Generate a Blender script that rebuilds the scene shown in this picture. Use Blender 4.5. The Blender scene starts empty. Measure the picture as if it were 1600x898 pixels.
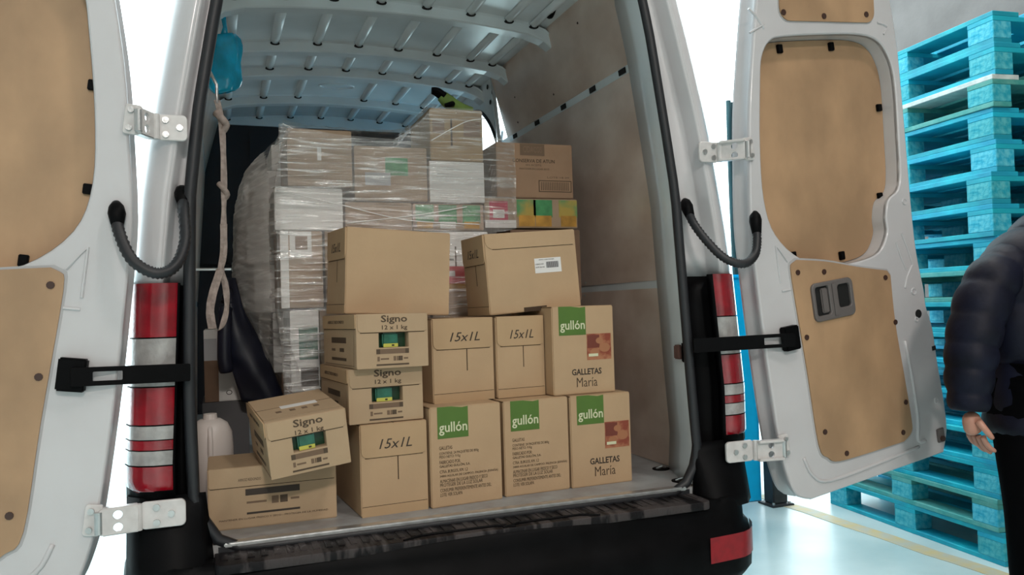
import bpy, bmesh, math, random
from mathutils import Vector, Matrix, Euler, noise
random.seed(7)
PI = math.pi
SC = bpy.context.scene
COL = SC.collection

# ------------------------------------------------------------------ camera
cam_d = bpy.data.cameras.new('camera'); cam = bpy.data.objects.new('camera', cam_d); COL.objects.link(cam)
cam_d.sensor_width = 36; cam_d.lens = 1250/1600*36; cam_d.clip_start = .05
R_ = ((.93807, -.34519, -.02958), (-.01991, .03152, -.99930), (.34588, .93801, .02269))
rx, dn, fw = [Vector(v) for v in R_]
m = Matrix.Identity(4)
for i in range(3):
    m[i][0] = rx[i]; m[i][1] = -dn[i]; m[i][2] = -fw[i]; m[i][3] = (-.744, -2.379, 1.2)[i]
cam.matrix_world = m
SC.camera = cam
# ------------------------------------------------------------------ world, light, exposure
SC.view_settings.view_transform = 'Standard'; SC.view_settings.look = 'None'
SC.view_settings.gamma = 1; SC.view_settings.exposure = -0.18
try: SC.view_settings.use_curve_mapping = False
except Exception: pass
W = bpy.data.worlds.new('overcast_sky'); SC.world = W; W.use_nodes = True
bg = W.node_tree.nodes['Background']; bg.inputs[0].default_value = (.80, .96, 1, 1); bg.inputs[1].default_value = 5.2
KEY, FILL = 72, 50

# ------------------------------------------------------------------ materials
def mat(name, col, rough=.5, metal=0, var=.0, scale=8, bump=0, bscale=None, col2=None, emit=None, coat=0, stretch=None, spec=None, rnd=0, thr=(.35, .65)):
    M = bpy.data.materials.new(name); M.use_nodes = True
    nt = M.node_tree; N = nt.nodes; L = nt.links; P = N['Principled BSDF']
    P.inputs['Roughness'].default_value = rough; P.inputs['Metallic'].default_value = metal
    P.inputs['Base Color'].default_value = (*col, 1)
    if spec is not None: P.inputs['Specular IOR Level'].default_value = spec
    if coat: P.inputs['Coat Weight'].default_value = coat; P.inputs['Coat Roughness'].default_value = .12
    tc = N.new('ShaderNodeTexCoord'); mp = N.new('ShaderNodeMapping'); L.new(tc.outputs['Object'], mp.inputs[0])
    if stretch: mp.inputs['Scale'].default_value = stretch
    out = None
    if var or col2:
        n = N.new('ShaderNodeTexNoise'); n.inputs['Scale'].default_value = scale; n.inputs['Detail'].default_value = 6
        L.new(mp.outputs[0], n.inputs['Vector'])
        r = N.new('ShaderNodeValToRGB'); L.new(n.outputs[0], r.inputs[0])
        a = tuple(max(0, c*(1-var)) for c in col); b = col2 or tuple(min(1, c*(1+var)) for c in col)
        r.color_ramp.elements[0].position, r.color_ramp.elements[1].position = thr
        r.color_ramp.elements[0].color = (*a, 1); r.color_ramp.elements[1].color = (*b, 1)
        out = r.outputs[0]
        if rnd:
            oi = N.new('ShaderNodeObjectInfo'); hs = N.new('ShaderNodeHueSaturation')
            mr = N.new('ShaderNodeMapRange'); mr.inputs['To Min'].default_value = 1-rnd; mr.inputs['To Max'].default_value = 1+rnd
            L.new(oi.outputs['Random'], mr.inputs[0]); L.new(mr.outputs[0], hs.inputs['Value']); L.new(out, hs.inputs['Color'])
            mr2 = N.new('ShaderNodeMapRange'); mr2.inputs['To Min'].default_value = .5-rnd*.06; mr2.inputs['To Max'].default_value = .5+rnd*.06
            L.new(oi.outputs['Random'], mr2.inputs[0]); L.new(mr2.outputs[0], hs.inputs['Hue'])
            out = hs.outputs[0]
        L.new(out, P.inputs['Base Color'])
    if bump:
        n2 = N.new('ShaderNodeTexNoise'); n2.inputs['Scale'].default_value = bscale or scale*4; n2.inputs['Detail'].default_value = 4
        L.new(mp.outputs[0], n2.inputs['Vector'])
        b = N.new('ShaderNodeBump'); b.inputs['Strength'].default_value = bump; b.inputs['Distance'].default_value = .01
        L.new(n2.outputs[0], b.inputs['Height']); L.new(b.outputs[0], P.inputs['Normal'])
    if emit:
        P.inputs['Emission Color'].default_value = (*col, 1); P.inputs['Emission Strength'].default_value = emit
    return M
WHITE = mat('white_paint', (.56, .55, .56), .32, var=.05, scale=3, coat=.4)
WHITEIN = mat('white_inner_paint', (.72, .77, .79), .25, var=.06, scale=4, coat=.3)
GREYP = mat('grey_primer', (.42, .42, .43), .45, var=.08, scale=5)
BLACK = mat('black_plastic', (.003, .003, .0035), .5, var=.3, scale=9, bump=.05, spec=.07)
RUBBER = mat('black_rubber', (.012, .013, .016), .5)
TREAD = mat('worn_tread', (.006, .005, .006), .55, col2=(.05, .043, .043), scale=6, spec=.2, stretch=(3.5, .6, 1), bump=.25, bscale=60, thr=(.48, .56))
PLY = mat('plywood', (.40, .25, .14), .5, var=.17, scale=3.2, stretch=(1.5, 1.5, 1), bump=.04)
PLYIN = mat('inner_plywood', (.66, .49, .395), .34, coat=.6, col2=(.72, .585, .50), var=.15, scale=3.5, stretch=(1, 1, 1.4), bump=.04)
PLYEDGE = mat('plywood_edge', (.12, .07, .035), .8)
SCREW = mat('dark_screw', (.05, .022, .015), .5)
METAL = mat('bare_metal', (.55, .56, .56), .3, metal=.85, var=.1, scale=20, bump=.1)
ALU = mat('aluminium_trim', (.60, .60, .60), .28, metal=.8, var=.12, scale=30)
HINGE = mat('painted_hinge', (.60, .58, .57), .35, var=.08, scale=30, coat=.3)
DARK = mat('dark_hollow', (.004, .004, .004), .9)
FLOORV = mat('load_floor', (.26, .25, .25), .45, col2=(.34, .35, .35), scale=12, bump=.08)
BULK = mat('bulkhead_black', (.006, .008, .014), .6, var=.3, scale=3)
SHELL = mat('handle_plastic', (.13, .115, .11), .45)
RED = mat('red_lens', (.26, .002, .010), .15, var=.25, scale=14, coat=1, bump=.08, bscale=90)
CLEAR = mat('clear_lens', (.34, .33, .32), .15, var=.2, scale=25, coat=1, bump=.25, bscale=60)
CARD = mat('cardboard', (.45, .305, .178), .75, var=.06, scale=4, bump=.05, bscale=60)
CARD2 = mat('grey_cardboard', (.42, .295, .18), .75, var=.06, scale=4, bump=.05, bscale=60)
CARDSIDE = mat('cardboard_flap', (.44, .295, .165), .75, var=.06, scale=4)
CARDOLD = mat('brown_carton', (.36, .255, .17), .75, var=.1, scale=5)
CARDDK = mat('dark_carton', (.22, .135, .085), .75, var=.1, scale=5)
CARTWH = mat('white_carton', (.74, .73, .70), .6, var=.05, scale=6)
SLOT = mat('cut_shadow', (.05, .028, .014), .9)
INK = mat('brown_ink', (.075, .047, .026), .7)
INKL = mat('faded_ink', (.16, .10, .06), .7)
INKB = mat('black_ink', (.04, .028, .02), .7)
GREEN = mat('green_print', (.075, .155, .022), .6, var=.05)
CREAM = mat('cream_print', (.62, .62, .42), .6)
PACKG = mat('green_packet', (.015, .09, .05), .3, col2=(.03, .16, .11), scale=30)
PACKD = mat('dark_green_packet', (.004, .04, .012), .4)
YELLOW = mat('yellow_print', (.50, .48, .08), .4)
PAPER = mat('white_paper', (.72, .70, .68), .6)
PHOTO = mat('biscuit_print', (.24, .05, .025), .45, col2=(.40, .16, .08), scale=30, thr=(.42, .6))
PHOTOD = mat('print_shade', (.16, .035, .02), .5)
BISC = mat('biscuit_tan', (.36, .15, .07), .6)
REDP = mat('red_print', (.45, .012, .02), .5)
REFL = mat('red_reflector', (.25, .004, .010), .3, var=.15, scale=40)
PINKP = mat('magenta_print', (.48, .02, .07), .5)
LEAFG = mat('fruit_tray_print', (.10, .30, .12), .5, col2=(.45, .33, .07), scale=9, thr=(.42, .6))
GREENP = mat('green_tray_print', (.06, .27, .10), .5, var=.3, scale=14)
ORANGE = mat('orange_print', (.50, .26, .04), .5, var=.3, scale=14)
PALB = mat('turquoise_paint', (.0, .30, .44), .62, col2=(.0, .46, .58), scale=9, stretch=(1, .35, 1), bump=.15, bscale=40, rnd=.16)
PALW = mat('worn_block', (.0, .33, .46), .8, col2=(.10, .50, .58), scale=40, bump=.4, bscale=60, rnd=.14)
PALWHITE = mat('bleached_board', (.55, .62, .60), .7, var=.15, scale=20)
PALTEAL = mat('teal_board', (.04, .30, .28), .7, col2=(.10, .36, .33), scale=16, bump=.2, rnd=.12)
CONC = mat('concrete_wall', (.16, .142, .135), .85, var=.16, scale=2.5, bump=.15, bscale=30)
FLOORM = mat('concrete_floor', (.38, .51, .52), .34, col2=(.52, .63, .63), scale=2.2, bump=.04, bscale=12)
YLINE = mat('floor_line_paint', (.50, .40, .20), .6, col2=(.42, .42, .36), scale=14)
BLUESK = mat('blue_container', (.0, .48, .86), .4, var=.04)
TEALC = mat('teal_curtain', (.006, .045, .055), .7, var=.3, scale=6, stretch=(6, 6, .5))
POSTM = mat('dark_post', (.03, .03, .032), .6, var=.4, scale=12)
BAG = mat('blue_bag', (.0, .50, .80), .18, var=.25, scale=12, bump=.3, bscale=14, coat=.6)
STRAP = mat('woven_strap', (.33, .27, .24), .85, var=.2, scale=60, bump=.2)
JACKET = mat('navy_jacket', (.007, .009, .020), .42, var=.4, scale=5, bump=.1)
PUFF = mat('navy_puffer', (.003, .004, .013), .55, var=.5, scale=7, bump=.25, bscale=22, spec=.22)
TROUS = mat('black_trousers', (.0015, .0015, .002), .9, var=.3, spec=.05)
SKIN = mat('skin', (.50, .25, .18), .5, var=.08)
HAIR = mat('dark_hair', (.02, .014, .01), .6)
JUG = mat('white_jug', (.60, .55, .52), .4)
GLOVEG = mat('lime_fabric', (.16, .26, .06), .8, var=.2)
LAMPM = mat('lamp_diffuser', (1, .95, .88), .5, emit=6)
WAREH = mat('warehouse_sheet', (.42, .42, .41), .7, var=.05)

def film_mat(name='stretch_film', lo=.17, hi=.85, dif=.40):
    M = bpy.data.materials.new(name); M.use_nodes = True
    nt = M.node_tree; N = nt.nodes; L = nt.links; N.clear()
    o = N.new('ShaderNodeOutputMaterial'); mx = N.new('ShaderNodeMixShader'); tr = N.new('ShaderNodeBsdfTransparent')
    gl = N.new('ShaderNodeBsdfGlossy'); gl.inputs['Roughness'].default_value = .12; gl.inputs['Color'].default_value = (1, 1, 1, 1)
    df = N.new('ShaderNodeBsdfDiffuse'); df.inputs[0].default_value = (.88, .88, .86, 1)
    m2 = N.new('ShaderNodeMixShader'); m2.inputs[0].default_value = dif
    L.new(gl.outputs[0], m2.inputs[1]); L.new(df.outputs[0], m2.inputs[2])
    tc = N.new('ShaderNodeTexCoord'); mp = N.new('ShaderNodeMapping'); mp.inputs['Scale'].default_value = (3, 3, 45); mp.inputs['Rotation'].default_value = (0, .06, 0)
    n = N.new('ShaderNodeTexNoise'); n.inputs['Scale'].default_value = 1.5; n.inputs['Detail'].default_value = 5
    L.new(tc.outputs['Object'], mp.inputs[0]); L.new(mp.outputs[0], n.inputs['Vector'])
    b = N.new('ShaderNodeBump'); b.inputs['Strength'].default_value = .9; b.inputs['Distance'].default_value = .02; L.new(n.outputs[0], b.inputs['Height'])
    L.new(b.outputs[0], gl.inputs['Normal'])
    r = N.new('ShaderNodeMapRange'); r.inputs['From Min'].default_value = .50; r.inputs['From Max'].default_value = .70  # noise streaks: opaque creases, whitened so highlights are put into the film
    r.inputs['To Min'].default_value = lo; r.inputs['To Max'].default_value = hi; L.new(n.outputs[0], r.inputs[0])
    L.new(r.outputs[0], mx.inputs[0]); L.new(tr.outputs[0], mx.inputs[1]); L.new(m2.outputs[0], mx.inputs[2]); L.new(mx.outputs[0], o.inputs[0])
    return M
FILM = film_mat(); FILMS = film_mat('layered_film', .62, .95, .85)

# ------------------------------------------------------------------ object helpers
def tag(o, label=None, cat=None, group=None, kind=None):
    if label: o['label'] = label
    if cat: o['category'] = cat
    if group: o['group'] = group
    if kind: o['kind'] = kind
    return o
def link(name, me, m=None, parent=None, smooth=False):
    if m is not None: me.materials.clear(); me.materials.append(m)
    o = bpy.data.objects.new(name, me); COL.objects.link(o)
    if parent: o.parent = parent
    if smooth:
        for p in me.polygons: p.use_smooth = True
    return o
def empty(name, loc, label=None, cat=None, group=None, rot=None):
    o = bpy.data.objects.new(name, None); COL.objects.link(o); o.location = loc; o.empty_display_size = .1
    if rot is not None: o.rotation_euler = rot
    return tag(o, label, cat, group)
def mesh(vs, fs, name='mesh'):
    me = bpy.data.meshes.new(name); me.from_pydata([tuple(v) for v in vs], [], fs); me.update(); return me
def boxm(x0, x1, y0, y1, z0, z1, bev=0, seg=2):
    bm = bmesh.new(); bmesh.ops.create_cube(bm, size=1)
    for v in bm.verts: v.co = Vector(((x0+x1)/2+v.co.x*(x1-x0), (y0+y1)/2+v.co.y*(y1-y0), (z0+z1)/2+v.co.z*(z1-z0)))
    if bev: bmesh.ops.bevel(bm, geom=bm.edges[:], offset=bev, segments=seg, affect='EDGES')
    me = bpy.data.meshes.new('box'); bm.to_mesh(me); bm.free(); return me
def BX(name, m, b, parent=None, bev=0, **k):
    o = link(name, boxm(*b, bev=bev), m, parent); 
    if k: tag(o, **k)
    return o
def smooth(pts, n=5, closed=True):
    out = []; N = len(pts); rng = range(N if closed else N-1)
    for i in rng:
        P = [pts[(i+k) % N] if closed else pts[min(max(i+k, 0), N-1)] for k in (-1, 0, 1, 2)]
        for j in range(n):
            t = j/n
            out.append(tuple(.5*(2*P[1][a]+(P[2][a]-P[0][a])*t+(2*P[0][a]-5*P[1][a]+4*P[2][a]-P[3][a])*t*t+(-P[0][a]+3*P[1][a]-3*P[2][a]+P[3][a])*t**3) for a in range(len(P[0]))))
    if not closed: out.append(tuple(pts[-1]))
    return out
def rrect(x0, x1, y0, y1, r, n=5):
    rs = r if isinstance(r, (list, tuple)) else [r]*4   # bl br tr tl
    out = []
    for (cx, cy, a, q) in ((x0, y0, PI, rs[0]), (x1, y0, 1.5*PI, rs[1]), (x1, y1, 0, rs[2]), (x0, y1, .5*PI, rs[3])):
        ox = cx+(q if cx == x0 else -q); oy = cy+(q if cy == y0 else -q)
        if q <= 0: out.append((cx, cy)); continue
        for i in range(n+1):
            t = a+i/n*PI/2; out.append((ox+q*math.cos(t), oy+q*math.sin(t)))
    return out
def platem(loops, z0, z1, bev=0):
    """flat plate with holes in XY between z0 and z1 (curve fill)"""
    cu = bpy.data.curves.new('plate', 'CURVE'); cu.dimensions = '2D'; cu.fill_mode = 'BOTH'
    for lp in loops:
        s = cu.splines.new('POLY'); s.points.add(len(lp)-1)
        for p, q in zip(s.points, lp): p.co = (q[0], q[1], 0, 1)
        s.use_cyclic_u = True
    h = (z1-z0)/2
    if bev:
        cu.bevel_depth = bev; cu.bevel_resolution = 1; cu.offset = -bev; cu.extrude = max(h-bev, 0)
    else: cu.extrude = h
    ob = bpy.data.objects.new('tmp', cu); COL.objects.link(ob)
    dg = bpy.context.evaluated_depsgraph_get(); dg.update()
    me = bpy.data.meshes.new_from_object(ob.evaluated_get(dg))
    bpy.data.objects.remove(ob); bpy.data.curves.remove(cu)
    for v in me.vertices: v.co.z += (z0+z1)/2
    return me
def frame(o, u, v):
    u = Vector(u).normalized(); v = Vector(v).normalized(); n = u.cross(v)
    M = Matrix.Identity(4)
    for i in range(3): M[i][0] = u[i]; M[i][1] = v[i]; M[i][2] = n[i]; M[i][3] = o[i]
    return M
def xf(me, M): me.transform(M); me.update(); return me
TXT = {}
def textm(s, w, h, shear=0, bold=0):
    cu = bpy.data.curves.new('t', 'FONT'); cu.body = s; cu.shear = shear; cu.offset = bold; cu.extrude = .004; cu.resolution_u = 2
    ob = bpy.data.objects.new('tmp', cu); COL.objects.link(ob)
    dg = bpy.context.evaluated_depsgraph_get(); dg.update()
    me = bpy.data.meshes.new_from_object(ob.evaluated_get(dg)); bpy.data.objects.remove(ob); bpy.data.curves.remove(cu)
    xs = [v.co.x for v in me.vertices]; ys = [v.co.y for v in me.vertices]
    for v in me.vertices:
        v.co = Vector(((v.co.x-min(xs))/(max(xs)-min(xs))*w, (v.co.y-min(ys))/(max(ys)-min(ys))*h, v.co.z/.008*.0006+.0006))
    return me
def TX(par, F, s, u0, u1, v0, v1, m, shear=0, bold=0, off=0, name='lettering'):
    me = textm(s, u1-u0, v1-v0, shear, bold)
    return link(name, xf(me, F @ Matrix.Translation((u0, v0, off))), m, par)
def PT(par, F, pts, m, t=.001, off=0, name='print_patch', bev=0):
    return link(name, xf(platem([pts], off, off+t, bev), F), m, par)
def RC(par, F, u0, u1, v0, v1, m, t=.0008, off=0, name='print_patch', r=0):
    return PT(par, F, rrect(u0, u1, v0, v1, r) if r else [(u0, v0), (u1, v0), (u1, v1), (u0, v1)], m, t, off, name)
def tube(path, r, n=10, ring=None, cap=True):
    """sweep circle; r number or list; ring = corrugation amplitude"""
    vs = []; fs = []; N = len(path); P = [Vector(p) for p in path]
    up = Vector((0.13, .21, .97)).normalized()
    for i in range(N):
        t = (P[min(i+1, N-1)]-P[max(i-1, 0)]).normalized()
        a = t.cross(up); 
        if a.length < .05: a = t.cross(Vector((0, 1, 0)))
        a.normalize(); b = t.cross(a).normalized()
        rr = r[i] if isinstance(r, (list, tuple)) else r
        if ring: rr += ring*(1 if i % 2 else -1)
        for k in range(n):
            q = 2*PI*k/n; vs.append(P[i]+a*rr*math.cos(q)+b*rr*math.sin(q))
    for i in range(N-1):
        for k in range(n):
            fs.append((i*n+k, i*n+(k+1) % n, (i+1)*n+(k+1) % n, (i+1)*n+k))
    if cap: fs.append(tuple(range(n))[::-1]); fs.append(tuple((N-1)*n+k for k in range(n)))
    return mesh(vs, fs)
def cyl(c, axis, r, h, n=14):
    c = Vector(c); a = Vector(axis).normalized(); return tube([c, c+a*h], r, n)
def loft(rows, closed=False):
    n = len(rows[0]); vs = [v for r in rows for v in r]; fs = []
    for i in range(len(rows)-1):
        for k in range(n if closed else n-1):
            fs.append((i*n+k, i*n+(k+1) % n, (i+1)*n+(k+1) % n, (i+1)*n+k))
    return mesh(vs, fs)
def lerp(tab, z):
    if z <= tab[0][0]: return tab[0][1]
    for (a, x), (b, y) in zip(tab, tab[1:]):
        if z <= b: return x+(y-x)*(z-a)/(b-a)
    return tab[-1][1]
def solid(o, t, off=0):
    md = o.modifiers.new('thick', 'SOLIDIFY'); md.thickness = t; md.offset = off; return o
def weld(me):
    bm = bmesh.new(); bm.from_mesh(me); bmesh.ops.recalc_face_normals(bm, faces=bm.faces[:]); bm.to_mesh(me); bm.free(); return me

# ================================================================== SETTING
tag(BX('floor', FLOORM, (-7, 7, -8, 16, -.1, 0)), 'pale smooth concrete floor with a greenish sheen', None, kind='structure')
wr = BX('wall_right', CONC, (4.45, 4.65, -8, 3.2, 0, 6)); tag(wr, 'grey rough concrete wall behind the pallets', kind='structure')
tag(BX('wall_back', WAREH, (-7, 7, -8.2, -8, 0, 6)), 'grey sheet wall behind the viewer', kind='structure')
tag(BX('wall_left', WAREH, (-7.2, -7, -8, 3.2, 0, 6)), 'grey sheet wall at the left', kind='structure')
tag(BX('ceiling', WAREH, (-7.2, 7.2, -8.2, .8, 6, 6.15)), 'grey warehouse ceiling', kind='structure')  # unseen; front edge and lintel set back to let sky light in
tag(BX('trim_1', WAREH, (-7.2, 4.45, .6, .8, 5.2, 6)), 'lintel over the open loading door', kind='structure')
for z in (1.5, 3.0, 4.5): BX('panel_joint', POSTM, (4.442, 4.45, -8, 3.2, z-.008, z+.008), wr)
for y in (-1.2, 1.2): BX('panel_joint', POSTM, (4.442, 4.45, y-.01, y+.01, 0, 6), wr)
# worn yellow line
pts = [(2.335+.004*math.sin(i*1.7)+random.uniform(-.004, .004), -1.5+i*.14) for i in range(24)]
lp = [(x-.045, y) for x, y in pts]+[(x+.05, y) for x, y in pts[::-1]]
ln = link('floor_line', platem([lp], .0005, .002), YLINE); tag(ln, 'worn yellow stripe painted on the floor along the pallets', 'floor marking')

# ceiling lamps out of frame: key inferred from cast shadows, three added as fill
def lamp(x, y, P, s, idx, col=(1, .90, .83), z=5.4):
    e = empty('ceiling_lamp', (x, y, z), f'square warehouse lamp hung above the loading bay, {idx}', 'lamp', 'warehouse ceiling lamps')
    BX('housing', GREYP, (-s/2-.04, s/2+.04, -s/2-.04, s/2+.04, .02, .12), e); BX('diffuser', LAMPM, (-s/2, s/2, -s/2, s/2, .0, .02), e)
    BX('hanger', GREYP, (-.02, .02, -.02, .02, .12, .6), e)
    ld = bpy.data.lights.new('lamp_light', 'AREA'); ld.energy = P; ld.size = s; ld.color = col
    lo = bpy.data.objects.new('lamp_light', ld); COL.objects.link(lo); lo.parent = e; lo.location = (0, 0, -.02)
lamp(1.3, -2.8, KEY, .5, 'in front of the van rear'); lamp(1.9, .2, FILL*1.5, .5, 'added fill light over the right rear door')  # second lamp added to brighten the container, pallet sides and floor
lamp(-.6, -6.0, FILL*6.4, .7, 'added fill light behind the viewer', z=4.2); lamp(-4.0, -5.2, FILL*1.0, .6, 'added fill light furthest back to the left')  # both added as fill, to lift the van interior and cartons

# ================================================================== VAN
van = empty('van', (0, 0, 0), 'white panel van with open rear doors and black bumper, loaded with cartons', 'van')
OL = [(.30, .95), (.49, .975), (.67, .985), (.8, .985), (1.31, .962), (1.545, .94), (1.8, .90), (2.09, .848), (2.4, .78), (2.62, .70)]
OR = [(.30, .985), (.43, 1.02), (.6, 1.03), (.89, 1.03), (1.4, .988), (1.55, .965), (1.816, .922), (2.1, .855), (2.267, .812), (2.5, .75), (2.62, .70)]
IL = [(.55, .795), (.7, .812), (1.0, .818), (1.54, .806), (1.8, .775), (2.09, .725), (2.35, .67)]
IR = [(.55, .785), (.7, .797), (.91, .782), (1.57, .745), (1.8, .713), (2.1, .668), (2.23, .643), (2.35, .615)]
def outer(s, z): return lerp(OR if s > 0 else OL, z)
def inner(s, z): return lerp(IR if s > 0 else IL, z)
def prof(s, z, part):
    xi, xo = inner(s, z), outer(s, z)
    w = .085 if z > 1.284 else .118
    if part == 'liner': P = [(xi+.075, .30), (xi+.02, .13), (xi+.004, .045), (xi+.006, .02)]
    elif part == 'rebate': P = [(xi+.006, .02), (xi+.016, .02), (xi+.022, .07), (max(xi+.024, xo-w-.010), .07), (max(xi+.026, xo-w-.006), .06), (max(xi+.028, xo-w+.004), .012), (max(xi+.032, xo-w+.010), .003)]
    elif part == 'corner': P = [(max(xi+.032, xo-w+.010), .003), (xo-.06, .008), (xo-.035, .022), (xo-.012, .045), (xo, .085), (xo+.006, .16), (xo+.008, .30)]
    elif part == 'lens': P = [(xo-.118, .02), (xo-.118, -.008), (xo-.07, -.006), (xo-.032, .010), (xo-.006, .036), (xo+.008, .080), (xo+.012, .15), (xo+.002, .16)]
    return [Vector((s*x, y, z)) for x, y in P]
def zr(a, b, n): return [a+(b-a)*i/n for i in range(n+1)]
for s in (-1, 1):
    o = link('pillar_liner', loft([prof(s, z, 'liner') for z in zr(.55, 2.40, 24)]), GREYP if 0 else WHITEIN, van, True); solid(o, .004)
    for nm, part, a, b, mt in (('pillar_rebate', 'rebate', 1.285, 2.40, WHITE), ('rear_pillar', 'corner', 1.285, 2.62, WHITE),
                               ('rebate_cover', 'rebate', .50, 1.285, BLACK), ('corner_cover', 'corner', .50, .73, BLACK)):
        o = link(nm, loft([prof(s, z, part) for z in zr(a, b, 16)]), mt, van, True); solid(o, .004)
    # tail lamp
    tl = link('tail_light', loft([[p+Vector((-s*.004, .006, 0)) for p in prof(s, z, 'lens')] for z in zr(.70, 1.29, 12)]), BLACK, van, True); solid(tl, .004)
    segs = [(1.29, 1.143, 'red_lens'), (1.139, 1.01, 'clear_lens'), (1.006, .906, 'red_lens'), (.902, .866, 'clear_lens'), (.863, .838, 'red_lens'), (.835, .797, 'clear_lens'), (.793, .715, 'red_lens')]
    for a, b, nm in segs:
        rows = [prof(s, z, 'lens') for z in zr(b, a, 4)]
        if b == .715: rows[0] = [p+Vector((-s*.03 if i > 3 else 0, .01, .004)) for i, p in enumerate(rows[0])]
        link(nm, loft(rows), RED if 'red' in nm else CLEAR, tl, True)
    # upper flange of lamp
    # outer side panels
    if s < 0:
        rows = [[Vector((s*(outer(s, z)+.008), y, z)) for z in zr(.35, 2.62, 14)] for y in (.30, 1.2, 2.4, 3.6, 4.9)]
        link('side_panel', loft(rows), WHITE, van, True)
    else:
        def sp(y0, y1, z0, z1):
            rows = [[Vector((s*(outer(s, z)+.008), y, z)) for z in zr(z0, z1, 10)] for y in zr(y0, y1, 3)]
            return link('side_panel', loft(rows), WHITE, van, True)
        sp(.30, 1.85, .35, 2.62); sp(3.05, 4.9, .35, 2.62); sp(1.85, 3.05, 2.45, 2.62); sp(1.85, 3.05, .35, .55)
# rear header above the doors, outer roof
BX('rear_header', WHITE, (-.72, .72, .0, .22, 2.40, 2.66), van, .02)
link('roof_panel', loft([[Vector((x, y, 2.66+.06*(1-(x/.75)**2))) for x in zr(-.74, .74, 10)] for y in (.0, 1.5, 3, 4.9)]), WHITE, van, True)
BX('front_closure', WHITE, (-.95, .95, 4.88, 4.92, .35, 2.66), van)
# rubber seal round the opening
path = []
for z in zr(2.36, .70, 20): path.append((-inner(-1, z)-.004, .012, z))
path += [(-.79, .010, .63), (-.755, .008, .575), (-.70, .006, .548)]
path += [(x, .004, .545) for x in zr(-.62, .62, 6)]
path += [(.70, .006, .548), (.75, .008, .575), (.785, .010, .63)]
for z in zr(.70, 2.36, 20): path.append((inner(1, z)+.004, .012, z))
path += [(x, .012, 2.39) for x in (.55, 0, -.6)]
link('door_seal', tube(path+[path[0]], .017, 8, cap=False), RUBBER, van, True)
# load floor and sill
BX('load_floor', FLOORV, (-.885, .885, .0, 3.15, .53, .5625), van)
si = BX('sill_strip', ALU, (-.74, .74, -.012, .025, .555, .567), van, .003)
for x, y in ((.845, .30), (.80, .09)):
    e = link('lashing_ring', cyl((x-.02, y, .5625), (0, 0, 1), .032, .004, 18), BLACK, van); link('ring_bar', tube([(x-.04, y, .567), (x-.02, y-.01, .575), (x, y, .567)], .004, 6), METAL, e)
# bumper: lofted rows around plan curve
def bump_plan(t):
    x = 1.03*math.sin(t*PI/2)*1.0
    a = abs(t); sx = 1 if t > 0 else -1
    if a < .8: return (sx*a/.8*.84, -.165+.045*(a/.8)**2)
    q = (a-.8)/.2*PI/2
    return (sx*(.84+.19*math.sin(q)), -.12+.32*(1-math.cos(q)))
ts = zr(-1, 1, 64)
rows = []
def zt(x): return .53
for z, inset, lift in ((.26, .06, 0), (.275, .02, 0), (.30, .0, 0), (.38, -.004, 0), (.43, .006, 0), (.44, .022, 0), (.49, .026, 0), (.515, .034, 0), (.528, .042, 1), (.532, .09, 1)):
    row = []
    for t in ts:
        x, y = bump_plan(t); a = abs(x)
        nx, ny = (x/1.03 if a > .84 else 0), -1 if a <= .84 else -(1.03-a)/.19
        l = math.hypot(nx, ny) or 1
        row.append(Vector((x-nx/l*inset, y-ny/l*inset, z)))
    rows.append(row)
bmp = link('bumper', loft(rows), BLACK, van, True); solid(bmp, .006, 1)
# tread plate on bumper top with ribs and shallow recesses
tp = link('tread_plate', platem([rrect(-.765, .765, -.128, .0, (.03, .03, .0, .0))], .515, .541, .003), TREAD, van)
for i in range(44):
    x = -.74+i*.0345
    BX('tread_rib', TREAD, (x-.009, x+.009, -.085, -.012, .541, .5435), tp)
for x0, x1, y in ((-.2, .02, -.08), (.1, .3, -.08)):
    link('raised_moulding', tube([(x0-.06, -.118, .541), (x0, -.092, .543), (x1, -.092, .543), (x1+.06, -.118, .541)], .005, 6), BLACK, tp)
BX('sill_riser', RUBBER, (-.755, .755, -.006, .004, .50, .556), van)
# corner blocks linking bumper to corner covers
for s in (-1, 1):
    rows = []
    for z in zr(.50, .71, 6):
        f = (z-.50)/.21
        P = [(.765+.02*f, -.01+.02*f), (.80, -.085+.095*f), (.88, -.085+.088*f), (.95, -.06+.075*f), (1.005, -.0+.05*f), (1.03, .09), (1.035, .30)]
        if s < 0: P = [(min(x, .985+0*x) if x > .95 else x, y) for x, y in P]
        rows.append([Vector((s*x, y, z)) for x, y in P])
    o = link('bumper_corner', loft(rows), BLACK, van, True); solid(o, .004)
    rr = []
    for z in (.345, .36, .42, .428):
        rr.append([Vector((s*(x+.004), y-.006, z)) for x, y in [bump_plan(t) for t in zr(.70, .925, 9)]])
    link('reflector', loft([[Vector((v.x*1.0, v.y-.008, v.z)) for v in r] for r in rr]), REFL, van, True)
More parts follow.
